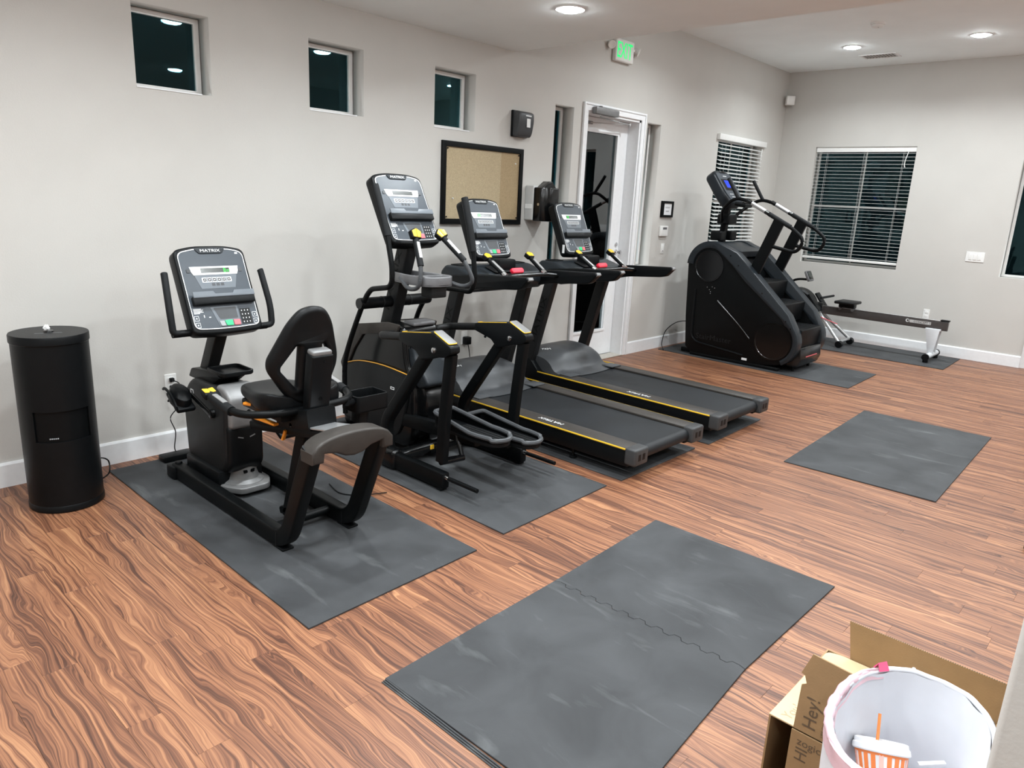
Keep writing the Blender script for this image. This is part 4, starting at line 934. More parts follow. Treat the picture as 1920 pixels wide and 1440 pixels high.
# cup tray and fixed grips
Mtray = Mtx((0, 0, 1.105), (1, 0, 0), (0, 1, 0))
o2 = roundpoly([(-3.72, YC-0.075), (-3.50, YC-0.12), (-3.33, YC-0.115), (-3.275, YC-0.06), (-3.275, YC+0.07), (-3.34, YC+0.13), (-3.50, YC+0.12), (-3.72, YC+0.075)], 0.03)
i2 = roundpoly([(-3.69, YC-0.06), (-3.50, YC-0.098), (-3.42, YC-0.095), (-3.40, YC), (-3.42, YC+0.10), (-3.50, YC+0.10), (-3.69, YC+0.06)], 0.02)
i3 = rrect(-3.385, YC-0.07, -3.30, YC+0.08, 0.02)
B().plate([o2, i2, i3], Mtray, 0.058, 0.006).plate([o2], Mtray, 0.012, 0.002).obj('cup_tray', 'grey_plastic', t)
B().plate([[(x, y) for x, y in i2]], Mtray, 0.004, 0, 0.014).plate([i3], Mtray, 0.004, 0, 0.014).obj('tray_liner', 'black_plastic', t, smooth=0)
B().plate([rrect(-3.42, YC-0.06, -3.30, YC+0.06, 0.02)], Mtx((0, 0, 1.035), (1, 0, 0), (0, 1, 0)), 0.07, 0.008).obj('tray_bracket', 'charcoal', t)
for s in (-1, 1):
    if s < 0: P = [V(-3.56, YC-0.10, 1.135), V(-3.44, YC-0.135, 1.075), V(-3.325, YC-0.14, 1.10), V(-3.335, YC-0.125, 1.22), V(-3.425, YC-0.10, 1.395)]
    else: P = [V(-3.40, YC+0.11, 1.13), V(-3.30, YC+0.19, 1.09), V(-3.215, YC+0.20, 1.13), V(-3.265, YC+0.17, 1.25), V(-3.41, YC+0.10, 1.395)]
    g = B().tube(fillet(P, 0.07, 8), 0.0135, 10).obj('fixed_grip', 'hood_grey', t)
    a = P[3]+(P[4]-P[3])*0.05; c = P[4]
    B().tube([a, a+(c-a)*0.08, c], 0.019, 12).obj('grip_sleeve', 'black_foam', g)
    d_ = (c-a).normalized(); Ng = V(1, 0, 0.3)-d_*(V(1, 0, 0.3).dot(d_)); Ng.normalize()
    B().bar(a+(c-a)*0.25+Ng*0.0165, a+(c-a)*0.78+Ng*0.0165, 0.022, 0.007, up=Ng, r=0.002).obj('pulse_sensor', 'silver', g)
    Mg = Mtx(c+d_*0.01, Ng.cross(d_)*-1, d_)
    B().plate([roundpoly([(-0.032, -0.028), (0.032, -0.028), (0.040, 0.020), (0.0, 0.042), (-0.040, 0.020)], 0.006)], Mg, 0.034, 0.006, -0.014).obj('button_pod', 'black_plastic', g)
    q = B()
    for k in (-1, 1): q.plate([roundpoly([(k*0.0015, -0.021), (k*0.026, -0.021), (k*0.033, 0.016), (k*0.0015, 0.034)][::k], 0.003)], Mg, 0.004, 0.001, 0.019)
    q.obj('button', 'yellow', g)
# rear frame
B().tube([V(-3.335, YC-0.33, 0.075), V(-3.335, YC+0.33, 0.075)], 0.037, 18).obj('cross_tube', 'black_gloss', t)
for s in (-1, 1):
    y = YC+s*0.330
    B().box((-3.42, y-0.042, 0.0085), (-3.275, y+0.042, 0.135), 0.028, 4).obj('frame_knuckle', 'black_gloss', t)
    B().box((-3.28, y-0.028, 0.022), (-2.845, y+0.028, 0.118), 0.010).obj('rear_foot', 'black_metal', t)
    B().box((-2.90, y-0.024, 0.0085), (-2.86, y+0.024, 0.024), 0.003).obj('foot_pad', 'black_plastic', t)
    r_ = B().tube([V(-2.845, y, 0.090), V(-2.59, y, 0.090)], 0.0125, 12).obj('guide_rod', 'black_metal', t)
    B().tube([V(-2.847, y, 0.090), V(-2.82, y, 0.090)], 0.0145, 12).obj('collar', 'chrome', r_)
    P = fillet([V(-3.365, y-s*0.005, 0.10), V(-3.42, y-s*0.010, 0.275), V(-3.045, y-s*0.025, 0.775)], 0.16, 10)
    B().sweep(P, rrect(-0.028, -0.034, 0.028, 0.034, 0.010), (1, 0, 0.5)).obj('frame_post', 'black_metal', t)
    yb = YC+s*0.305
    br = [(-3.27, 0.815), (-3.27, 0.862), (-3.0, 0.905), (-2.96, 0.905), (-2.825, 0.850), (-2.82, 0.815), (-2.865, 0.785), (-2.93, 0.775), (-3.02, 0.745), (-3.07, 0.735), (-3.12, 0.780)]
    k = B().prism(roundpoly(br, 0.012), 'xz', yb-0.037, yb+0.037, 0.008, 2).obj('rail_bracket', 'black_plastic', t)
    Mt_ = Mtx((-2.905, yb, 0.8865), (0, 1, 0), (-0.135, 0, 0.055))
    B().plate([rrect(-0.0325, -0.070, 0.0325, 0.072, 0.012)], Mt_, 0.006, 0.002, -0.0018).obj('pad_edge', 'yellow', k, label='yellow pad edge')
    B().plate([rrect(-0.0305, -0.067, 0.0305, 0.070, 0.011)], Mt_, 0.006, 0.002, 0.0).obj('bracket_pad', 'silver_plastic', k)
    B().bar((-3.245, yb-0.03, 0.869), (-2.99, yb-0.034, 0.9055), 0.003, 0.003).bar((-3.245, yb-0.03, 0.869), (-3.235, yb+0.0, 0.872), 0.003, 0.003).obj('accent_line', 'yellow', k)
    B().lathe([(0, 0), (0.017, 0), (0.016, 0.007), (0.008, 0.010), (0, 0.010)], (-2.955, 0, 0.812), 'y', 16, M=Matrix.Translation((0, yb-0.038, 0)) @ Matrix.Diagonal((1, -1, 1, 1))).obj('bolt', 'chrome', k)
    B().lathe([(0, 0), (0.008, 0), (0.008, 0.006), (0, 0.006)], (-3.165, 0, 0.79), 'y', 10, M=Matrix.Translation((0, yb-0.037, 0)) @ Matrix.Diagonal((1, -1, 1, 1))).obj('bolt', 'black_gloss', k)
    B().tube(fillet([V(-3.56, YC+s*0.12, 0.785), V(-3.52, yb-s*0.02, 0.800), V(-3.25, yb, 0.838)], 0.05, 6), 0.024, 14).obj('side_rail', 'charcoal', t)
    # swing arm carrying the pedal
    zb = 0.155 if s < 0 else 0.205
    B().sweep([V(-2.865, yb-s*0.01, 0.80), V(-2.905, yb-s*0.01, 0.45), V(-2.925, yb-s*0.012, zb)], rrect(-0.022, -0.034, 0.022, 0.034, 0.008), (1, 0, 0)).obj('swing_arm', 'black_metal', t)
    yp = YC+s*0.135; zp = 0.335 if s < 0 else 0.265
    B().bar((-3.47, yp, zp-0.085), (-2.80, yp, zp-0.045), 0.045, 0.085, r=0.01).obj('pedal_beam', 'black_metal', t)
    B().tube([V(-2.925, yb, zb), V(-2.90, yp+s*0.01, zb+0.0)], 0.020, 12).obj('link_pin', 'black_gloss', t)
    B().tube([V(-2.90, yp+s*0.02, zb), V(-2.96, yp+s*0.01, zp-0.05)], 0.014, 10).obj('link_strut', 'black_gloss', t)
    pl_ = roundpoly([(-3.10, yp-0.075), (-2.72, yp-0.095), (-2.60, yp-0.075), (-2.565, yp), (-2.60, yp+0.075), (-2.72, yp+0.095), (-3.10, yp+0.075)], [.03, .08, .05, .05, .05, .08, .03], 6)
    ped = B().plate([pl_], Mtx((0, 0, zp-0.03), (1, 0, 0), (0, 1, 0)), 0.025, 0.006).obj('pedal', 'black_plastic', t)
    rim = [V(x, y_, zp+0.020+(0.045*max(0, (-2.86-x)/0.24))-0.01*(x > -2.62)) for x, y_ in pl_]
    B().tube(rim, 0.0135, 8, closed=True).obj('pedal_rim', 'hood_grey', ped)
    wl = B()
    n_ = len(pl_)
    tb = bmesh.new()
    va_ = [tb.verts.new((x, y_, zp-0.01)) for x, y_ in pl_]; vb_ = [tb.verts.new(p) for p in rim]
    for i in range(n_): tb.faces.new((va_[i], va_[(i+1) % n_], vb_[(i+1) % n_], vb_[i]))
    bmesh.ops.solidify(tb, geom=tb.faces[:], thickness=0.004)
    wl._add(tb); wl.obj('pedal_wall', 'black_plastic', ped)
    g_ = B()
    for k in range(5): g_.box((-2.95, yp-0.055+k*0.0275-0.009, zp-0.006), (-2.61, yp-0.055+k*0.0275+0.009, zp-0.0015), 0.0015, 1)
    g_.obj('tread_ribs', 'charcoal', ped)
    B().box((-3.0, yb-0.012, zb+0.06), (-2.995, yb+0.012, zb+0.085)).obj('warning_label', 'yellow', t, smooth=0) if s < 0 else None
B().box((-4.16, YC-0.26, 0.0085), (-4.09, YC+0.26, 0.07), 0.015).obj('front_foot', 'black_metal', t)
B().box((-4.10, YC-0.05, 0.03), (-3.30, YC+0.05, 0.09), 0.01).obj('spine', 'black_metal', t)

# ================================================================== treadmills
YC = 3.97
t = thing('treadmill', 'black treadmill with yellow deck line, the one nearer the elliptical', 'treadmill', (-3.2, YC, 0.008), 'treadmills side by side')
HW = 0.415
for s in (-1, 1):
    y0, y1 = sorted((YC+s*HW, YC+s*0.275))
    B().box((-3.70, y0, 0.188), (-2.275, y1, 0.205), 0.004).obj('deck_rail', 'bronze_grey', t)
    B().box((-4.20, y0+0.006, 0.085), (-2.27, y1-0.006, 0.188), 0.004).obj('side_skirt', 'black_metal', t)
    yy = YC+s*(HW+0.001)
    B().box((-3.93, yy-0.002, 0.194), (-2.285, yy+0.002, 0.2035), 0.001).obj('accent_line', 'yellow', t, label='yellow line along the deck')
    B().box((-2.290, y0-0.003, 0.100), (-2.205, y1+0.003, 0.210), 0.016, 4).obj('end_cap', 'cap_grey', t)
    q = B()
    for k in (0.03, 0.075): q.box((-2.2055, y0+k, 0.135), (-2.2035, y0+k+0.026, 0.175), 0.0)
    q.obj('end_vent', 'black_plastic', t, smooth=0)
    for x in (-2.72, -4.05):
        B().cyl((x, YC+s*0.36, 0.0085), 0.024, 0.014, 'z', 16, 0.003).cyl((x, YC+s*0.36, 0.02), 0.010, 0.07, 'z', 10).obj('levelling_foot', 'black_plastic', t)
    if s < 0: B().text('MATRIX', 0.046, Mtx((-2.93, YC+s*0.345, 0.2055), (s*1, 0, 0), (0, s*1, 0)), 0.0006, sx=1.25, shear=0.15).obj('lettering', 'white_print', t, smooth=0)
    # upright
    yu = YC+s*0.372
    B().sweep(fillet([V(-4.13, yu, 0.06), V(-4.075, yu, 0.22), V(-3.852, yu, 1.03)], 0.05, 4), rrect(-0.034, -0.047, 0.034, 0.047, 0.008), (0, 0, 1)).obj('upright', 'charcoal', t)
    if s < 0: q = B(); letters_side(q, 'MATRIX', (-4.02, 0.40), (-3.885, 0.90), YC+s*0.372-0.0344, 0.075, 1.55); q.obj('lettering', 'dark_print', t, smooth=0)
    B().prism(roundpoly([(-4.20, 0.09), (-4.16, 0.30), (-4.03, 0.30), (-3.93, 0.20), (-3.85, 0.185), (-3.85, 0.10)], 0.02), 'xz', yu-0.04, yu+0.04, 0.008).obj('upright_foot', 'black_plastic', t)
    # arm
    arm = [(-3.90, 1.010), (-3.90, 1.085), (-3.62, 1.118), (-3.165, 1.143), (-3.155, 1.125), (-3.215, 1.062), (-3.26, 1.050), (-3.60, 1.020), (-3.75, 0.985)]
    ya0, ya1 = sorted((YC+s*0.345, YC+s*0.408))
    ar = B().prism(roundpoly(arm, [.01, .02, .05, .01, .012, .02, .02, .05, .03]), 'xz', ya0, ya1, 0.014, 3).obj('side_arm', 'black_plastic', t)
    B().prism(roundpoly([(-3.235, 1.1385), (-3.160, 1.1425), (-3.150, 1.125), (-3.165, 1.113), (-3.21, 1.128)], 0.004), 'xz', ya0+0.008, ya1-0.008, 0.004).obj('arm_tip', 'silver_plastic', ar)
# belt around the rear roller
bp = [V(-3.72, 0, 0.187), V(-2.275, 0, 0.187)]
prof = [(-3.72, 0.191)]+[(-2.275+0.042*math.cos(a), 0.149+0.042*math.sin(a)) for a in [PI/2-i*PI/10 for i in range(11)]]+[(-3.72, 0.107), (-3.72, 0.112)]+[(-2.275+0.037*math.cos(a), 0.149+0.037*math.sin(a)) for a in [-PI/2+i*PI/10 for i in range(11)]]+[(-3.72, 0.186)]
B().prism(prof, 'xz', YC-0.268, YC+0.268).obj('belt', 'belt', t)
B().cyl((-2.275, YC-0.275, 0.149), 0.034, 0.55, 'y', 20).obj('rear_roller', 'black_metal', t)
B().box((-3.72, YC-0.26, 0.115), (-2.34, YC+0.26, 0.184)).obj('deck', 'black_metal', t, smooth=0)
B().box((-4.20, YC-0.40, 0.05), (-3.70, YC+0.40, 0.14), 0.01).obj('base_frame', 'black_metal', t)
B().box((-3.2, YC-0.39, 0.05), (-3.13, YC+0.39, 0.10), 0.005).obj('cross_member', 'black_metal', t)
for s in (-1, 1):
    q = B()
    for x in (-3.70, -2.62): q.plate([rect(x-0.0+0.0, YC+s*0.268-0.003, x+0.20, YC+s*0.268+0.003)], Mtx((0, 0, 0.1915), (1, 0, 0), (0, 1, 0)), 0.0006) if s < 0 and x < -3 else None
    if s < 0: q.bar((-3.45, YC-0.255, 0.1915), (-3.26, YC-0.255, 0.1915), 0.006, 0.001).obj('belt_mark', 'white_print', t, smooth=0)
# motor hood: curved shell
bm = bmesh.new(); cols = []
prof = [(-4.19, 0.20), (-4.19, 0.33), (-4.10, 0.385), (-3.98, 0.395), (-3.86, 0.375), (-3.79, 0.325), (-3.755, 0.265), (-3.72, 0.225), (-3.665, 0.207), (-3.60, 0.196)]
pts = bez([V(x, 0, z) for x, z in prof], 3)
for i in range(15):
    f = -1+2*i/14
    y = YC+f*0.355; k = 1-0.35*abs(f)**3; sh = -0.06*f*f
    col = []
    for p in pts:
        z = 0.19+(p.z-0.19)*k; x = p.x+sh*(1 if p.x > -4.15 else 0)*(1 if p.z > 0.2 else 1)
        col.append(bm.verts.new((x, y, z)))
    cols.append(col)
for a, c in zip(cols, cols[1:]):
    for k in range(len(pts)-1): bm.faces.new((a[k], a[k+1], c[k+1], c[k]))
for col in (cols[0], cols[-1]):
    bot = [bm.verts.new((v.co.x, v.co.y, 0.15)) for v in col]
    for k in range(len(col)-1): bm.faces.new((col[k], col[k+1], bot[k+1], bot[k]))
bmesh.ops.recalc_face_normals(bm, faces=bm.faces)
bb = B(); me = bpy.data.meshes.new('tmp'); bm.to_mesh(me); bm.free(); bb.bm.from_mesh(me)
bb.obj('motor_hood', 'hood_grey', t, smooth=50)
for s in (-1, 1): B().box((-3.72, YC+s*0.3-0.07, 0.205), (-3.60, YC+s*0.3+0.07, 0.214), 0.004).obj('hood_tab', 'hood_grey', t)
q = B(); q.text('7XM', 0.035, Mtx((-3.965, YC-0.27, 0.375), (0.4, 0.9, 0), (-0.9, 0.4, 0.3)), 0.001, sx=1.3); 
q.obj('hood_badge', 'white_print', t, smooth=0)
# dash between the uprights
dash = roundpoly([(-4.02, 0.985), (-4.03, 1.10), (-3.98, 1.150), (-3.86, 1.150), (-3.70, 1.105), (-3.69, 1.02), (-3.74, 0.97)], 0.02)
B().prism(dash, 'xz', YC-0.40, YC+0.40, 0.022, 3).obj('dash', 'slate_plastic', t)
for s in (-1, 1):
    Mh = Mtx((-3.915, YC+s*0.29, 1.1503), (1, 0, 0), (0, 1, 0))
    B().plate([rrect(-0.055, -0.075, 0.05, 0.075, 0.03), rrect(-0.047, -0.066, 0.042, 0.066, 0.026)], Mh, 0.006, 0.001).obj('cup_ring', 'black_plastic', t)
    B().plate([rrect(-0.047, -0.066, 0.042, 0.066, 0.026)], Mh, 0.0008).obj('cup_well', 'black_metal', t, smooth=0)
Mn = Mtx((-3.76, YC, 1.128), (0, 1, 0), (-0.96, 0, 0.27))
B().plate([rrect(-0.16, -0.07, 0.16, 0.06, 0.02)], Mn, 0.006, 0.002).obj('dash_recess', 'charcoal', t)
B().box((-3.84, YC-0.09, 1.10), (-3.72, YC+0.09, 1.20), 0.015).obj('console_neck', 'black_plastic', t)
sb = B().plate([roundpoly([(-0.055, -0.020), (0.055, -0.020), (0.066, 0.0), (0.055, 0.020), (-0.055, 0.020), (-0.066, 0.0)], 0.006)], Mtx((-3.655, YC+0.02, 1.118), (0, 1, 0), (-0.5, 0, 0.87)), 0.028, 0.006, -0.004).obj('emergency_stop', 'red', t, label='red emergency stop')
B().tube(fillet([V(-3.60, YC-0.36, 1.075), V(-3.545, YC-0.20, 1.10), V(-3.545, YC+0.22, 1.10), V(-3.52, YC+0.36, 1.085)], 0.08, 6), 0.016, 12).obj('cross_bar', 'black_gloss', t)
for s in (-1, 1):
    a, c = V(-3.545, YC+s*0.215, 1.11), V(-3.715, YC+s*0.228, 1.215)
    g = B().tube([a, c], 0.0175, 12).obj('pulse_grip', 'black_plastic', t)
    d_ = (c-a).normalized(); Ng = V(0.6, 0, 1)-d_*(V(0.6, 0, 1).dot(d_)); Ng.normalize()
    B().bar(a+(c-a)*0.12+Ng*0.015, a+(c-a)*0.75+Ng*0.015, 0.022, 0.007, up=Ng, r=0.002).obj('pulse_sensor', 'silver', g)
    B().tube([a-d_*0.012, a+d_*0.02], 0.0205, 12).obj('grip_collar', 'chrome', g)
    Mg = Mtx(c+d_*0.005, Ng.cross(d_)*-1, d_)
    B().plate([roundpoly([(-0.030, -0.026), (0.030, -0.026), (0.037, 0.018), (0.0, 0.038), (-0.037, 0.018)], 0.006)], Mg, 0.034, 0.006, -0.014).obj('button_pod', 'black_plastic', g)
    q = B()
    for k in (-1, 1): q.plate([roundpoly([(k*0.0015, -0.020), (k*0.024, -0.020), (k*0.031, 0.014), (k*0.0015, 0.031)][::k], 0.003)], Mg, 0.004, 0.001, 0.019)
    q.obj('button', 'yellow', g)
console(t, YC, (-4.048, 1.620), (-3.866, 1.213), '28', -0.07)
B().plate([rrect(-0.012, -0.035, 0.012, 0.035, 0.002)], Mtx((-3.905, YC-0.1935, 1.245), (1, 0, 0), (-0.40, 0, 0.9)), 0.001).obj('side_label', 'white_print', t, smooth=0)
t2 = copy_tree(t)
t2.location.y += 1.09; t2.location.x += -0.02
t2['label'] = 'black treadmill with yellow deck line, the one nearer the glass door'

# ================================================================== stair climber
t = thing('stair_climber', 'black stair climbing machine with revolving steps and long handrails by the far corner', 'stair climber', (-3.4, 7.74, 0.008))
def arc(c, r, a0, a1, n=10): return [(c[0]+r*math.cos(math.radians(a0+(a1-a0)*i/n)), c[1]+r*math.sin(math.radians(a0+(a1-a0)*i/n))) for i in range(n+1)]
TC, BC = (-3.865, 1.02), (-3.045, 0.315)
sil = arc(TC, 0.262, 178, 62, 14)+[(-3.56, 1.18), (-3.40, 1.045), (-2.92, 0.60)]+arc(BC, 0.258, 38, -75, 12)+[(-3.20, 0.035), (-3.98, 0.035), (-4.06, 0.10), (-4.095, 0.45)]
for s in (-1, 1):
    yo = 7.74+s*0.385; yi = 7.74+s*0.30
    a, c = sorted((yo, yi))
    B().prism(sil, 'xz', a, c, 0.012, 2).obj('side_panel', 'black_metal', t)
    # raised dark band running down the slope
    inner = arc(TC, 0.195, 178, 55, 12)+[(-3.60, 1.06), (-3.43, 0.90), (-2.985, 0.56)]+arc(BC, 0.215, 62, -62, 12)
    outerb = arc(TC, 0.270, 178, 62, 14)+[(-3.555, 1.19), (-3.395, 1.052), (-2.91, 0.607)]+arc(BC, 0.268, 38, -62, 12)
    band = outerb+inner[::-1]
    a, c = sorted((yo+s*0.016, yi-s*0.03))
    B().prism(band, 'xz', a, c, 0.010, 2).obj('slope_band', 'slate_plastic', t)
    yq = yo+s*0.001
    for cc_, rr in ((TC, 0.165), (BC, 0.195)):
        m_ = Matrix.Translation((cc_[0], yq, cc_[1])) if s > 0 else Matrix.Translation((cc_[0], yq, cc_[1])) @ Matrix.Diagonal((1, -1, 1, 1))
        B().lathe([(rr+0.008, 0.0), (rr+0.006, 0.008), (rr-0.006, 0.008), (rr-0.01, 0.003), (0, 0.003)], (0, 0, 0), 'y', 40, M=m_).obj('wheel_cover', 'black_gloss', t)
    # molded relief line on the panel
    rl = [V(-4.0, yq, 0.75), V(-3.99, yq, 0.22), V(-3.92, yq, 0.165), V(-3.35, yq, 0.11)]
    B().tube(fillet(rl, 0.06, 6), 0.012, 8).obj('relief_line', 'black_plastic', t)
    rl = [V(-3.72, yq, 0.66), V(-3.45, yq, 0.44), V(-3.30, yq, 0.30)]
    B().tube(bez(rl, 6), 0.010, 8).obj('relief_line', 'black_gloss', t)
    q = B()
    for x, z in ((-3.62, 1.155), (-3.52, 1.06), (-3.22, 0.80), (-2.93, 0.545), (-2.87, 0.475)): q.lathe([(0, 0), (0.008, 0), (0.007, 0.003), (0, 0.004)], (0, 0, 0), 'y', 10, M=Matrix.Translation((x, yo+s*0.0165, z)) @ Matrix.Diagonal((1, s, 1, 1)))
    q.obj('screw', 'black_gloss', t)
    B().box((-3.99, min(yo, yo-s*0.05), 0.0085), (-2.95, max(yo, yo-s*0.05), 0.045), 0.008).obj('skid', 'black_metal', t)
q = B().text('StairMaster', 0.085, Mtx((-3.72, 7.74-0.3865, 0.235), (1, 0, 0), (0, 0, 1)), 0.001, sx=1.1); q.obj('lettering', 'charcoal', t, smooth=0)
q = B()
for x, z in ((-3.86, 0.79), (-3.80, 0.80), (-3.83, 0.765), (-3.77, 0.79), (-3.815, 0.745), (-3.815, 0.725)): q.ball((x, 7.74-0.388, z), 0.004, n=6)
q.obj('rivet', 'silver', t)
B().box((-3.36, 7.352, 0.06), (-3.30, 7.355, 0.085)).obj('serial_label', 'white_print', t, smooth=0)
# front shroud between the panels
fr = arc(TC, 0.258, 185, 60, 14)+[(-3.55, 1.20), (-3.57, 1.14), (-3.75, 1.13), (-4.0, 0.95), (-4.05, 0.10), (-4.09, 0.10)]
B().prism(fr, 'xz', 7.74-0.29, 7.74+0.29, 0.01).obj('front_shroud', 'slate_plastic', t)
B().prism([(-3.70, 0.80), (-3.70, 1.12), (-3.62, 1.12), (-3.50, 0.95), (-3.50, 0.80)], 'xz', 7.74-0.27, 7.74+0.27, 0.008).obj('inner_cover', 'black_plastic', t)
for k, (x0, x1, z) in enumerate(((-3.52, -3.245, 0.905), (-3.30, -3.02, 0.700), (-3.08, -2.805, 0.460))):
    st_ = B().prism([(x0, z-0.03), (x0, z), (x1, z), (x1+0.008, z-0.012), (x1-0.01, z-0.20), (x1-0.03, z-0.20), (x1-0.04, z-0.03)], 'xz', 7.74-0.265, 7.74+0.265, 0.004).obj('step', 'black_plastic', t)
    q = B()
    for j_ in range(7): q.box((x0+0.03+j_*0.034, 7.74-0.25, z), (x0+0.045+j_*0.034, 7.74+0.25, z+0.003))
    q.obj('tread_ribs', 'charcoal', st_, smooth=0)
B().prism(roundpoly([(-3.0, 0.06), (-2.80, 0.06), (-2.765, 0.14), (-2.78, 0.27), (-3.0, 0.27)], 0.02), 'xz', 7.74-0.28, 7.74+0.28, 0.01).obj('rear_fascia', 'black_gloss', t)
B().bar((-2.768, 7.60, 0.168), (-2.768, 7.90, 0.168), 0.008, 0.008, up=(0, 0, 1)).obj('accent_line', 'pale_red', t, label='red line across the rear')
B().cyl((-2.86, 7.95, 0.0085), 0.015, 0.06, 'z', 12).cyl((-2.86, 7.53, 0.0085), 0.015, 0.06, 'z', 12).obj('levelling_foot', 'black_plastic', t)
B().box((-4.16, 7.45, 0.0085), (-4.0, 8.03, 0.06), 0.01).obj('front_foot', 'black_metal', t)
# handrails
for s in (-1, 1):
    y = 7.74+s*0.30
    P = fillet([V(-3.93, 7.74+s*0.09, 1.50), V(-3.86, y-s*0.05, 1.64), V(-3.70, y, 1.755), V(-3.56, y, 1.735), V(-3.04, y, 1.48), V(-2.90, y, 1.37), V(-2.96, y, 1.235), V(-3.24, y, 1.285)], 0.11, 8)
    h = B().tube(P, 0.0185, 12).obj('handrail', 'black_metal', t)
    B().tube([V(-3.665, y, 1.755), V(-3.80, y, 1.955)], 0.019, 12).obj('upright_grip', 'black_foam', h)
    B().tube([V(-3.503, y, 1.707), V(-3.345, y, 1.6295)], 0.0215, 12).obj('pulse_sensor', 'silver', h)
    for x, z in ((-3.535, 1.723), (-3.325, 1.620)): B().tube([V(x-0.02, y, z+0.01), V(x+0.02, y, z-0.01)], 0.0225, 12).obj('collar', 'black_gloss', h)
    B().tube([V(-3.30, y, 1.607), V(-3.06, y, 1.49)], 0.0235, 12).obj('foam_grip', 'black_foam', h)
    B().sweep([V(-3.43, y, 0.86), V(-3.18, y, 1.545)], rrect(-0.02, -0.058, 0.02, 0.058, 0.006), (0, 0, 1)).obj('rail_post', 'black_metal', t)
# neck, holders and console
B().sweep([V(-3.955, 7.74, 1.20), V(-3.925, 7.74, 1.68)], rrect(-0.035, -0.032, 0.035, 0.032, 0.008), (0, 0, 1)).obj('neck', 'black_metal', t)
B().box((-3.99, 7.64, 1.47), (-3.84, 7.84, 1.58), 0.02, 3).obj('rail_clamp', 'black_plastic', t)
for s in (-1, 1):
    B().box((-4.0, 7.74+s*0.13-0.065, 1.29), (-3.87, 7.74+s*0.13+0.065, 1.395), 0.016, 3).obj('bottle_holder', 'black_plastic', t)
    B().bar((-3.94, 7.74+s*0.02, 1.36), (-3.94, 7.74+s*0.09, 1.36), 0.02, 0.03).obj('holder_arm', 'black_plastic', t)
T = V(-4.055, 7.74, 2.04); O = V(-3.80, 7.74, 1.70); Mx = Mtx(O, (0, 1, 0), T-O); H = (T-O).length
co = B().plate([roundpoly([(-0.15, 0.0), (0.15, 0.0), (0.19, 0.15), (0.185, H-0.02), (0.12, H+0.02), (-0.12, H+0.02), (-0.185, H-0.02), (-0.19, 0.15)], 0.05)], Mx, 0.13, 0.035, -0.13).obj('console', 'slate_plastic', t)
B().plate([roundpoly([(-0.13, 0.03), (0.13, 0.03), (0.165, 0.15), (0.16, H-0.03), (-0.16, H-0.03), (-0.165, 0.15)], 0.03)], Mx, 0.003).obj('face', 'console_face', co, smooth=0)
B().plate([rrect(-0.125, 0.17, 0.125, 0.315, 0.01)], Mx, 0.002, 0, 0.003).obj('screen_bezel', 'black_gloss', co, smooth=0)
B().plate([rect(-0.07, 0.205, 0.06, 0.300)], Mx, 0.0006, 0, 0.005).obj('screen', 'blue_lcd', co, smooth=0, label='lit blue screen')
q = B()
for x, y_ in ((-0.08, 0.12), (-0.05, 0.12), (-0.02, 0.12), (0.03, 0.125), (0.06, 0.12), (-0.06, 0.085), (-0.03, 0.085), (0.0, 0.08)): q.plate([rect(x-0.009, y_-0.005, x+0.009, y_+0.005)], Mx, 0.0006, 0, 0.003)
q.plate([rect(-0.03, 0.352, 0.05, 0.362)], Mx, 0.0006, 0, 0.003)
q.obj('printing', 'white_print', co, smooth=0)['kind'] = 'stuff'
B().plate([rrect(-0.05, H-0.028, 0.06, H-0.002, 0.008)], Mx, 0.010, 0.003).obj('fan_slot', 'black_gloss', co)
B().tube([V(-3.80, 7.66, 1.70), V(-3.70, 7.68, 1.68), V(-3.70, 7.82, 1.68), V(-3.80, 7.84, 1.70)], 0.022, 10).obj('lower_grip', 'black_plastic', t)
cord('power_cord', [(-4.30, 7.30, 0.012), (-4.40, 7.42, 0.06), (-4.41, 7.50, 0.20), (-4.34, 7.60, 0.30), (-4.22, 7.66, 0.33), (-4.10, 7.66, 0.33)], 0.005, '', par=t)

# ================================================================== rowing machine
YR = 9.60
t = thing('rowing_machine', 'rowing machine with a dark monorail and black seat along the far wall', 'rowing machine', (-2.9, YR, 0.008))
B().sweep([V(-1.925, YR, 0.425), V(-3.46, YR, 0.435)], rrect(-0.022, -0.052, 0.022, 0.052, 0.008), (0, 0, 1)).obj('monorail', 'rower_rail', t)
B().box((-3.30, YR-0.026, 0.484), (-1.95, YR+0.026, 0.490), 0.002).obj('rail_track', 'aluminium', t)
B().box((-2.01, YR-0.03, 0.482), (-1.915, YR+0.03, 0.500), 0.006).obj('rail_stop', 'black_plastic', t)
q = B(); Mr = Mtx((0, YR-0.0222, 0), (1, 0, -0.005), (0, 0, 1))
q.plate([rrect(-2.335, 0.412, -2.105, 0.446, 0.003)], Mr, 0.0006); q.obj('nameplate', 'pale_grey', t, smooth=0)
B().text('CONCEPT 2', 0.034, Mr @ Matrix.Translation((-2.20, 0.428, 0)), 0.0006, z0=0.0008).obj('lettering', 'charcoal', t, smooth=0)
q = B(); q.plate([circ((-2.36, 0.432), 0.020, 18), circ((-2.357, 0.432), 0.013, 16)], Mr, 0.0008); q.obj('emblem', 'white_print', t, smooth=0)
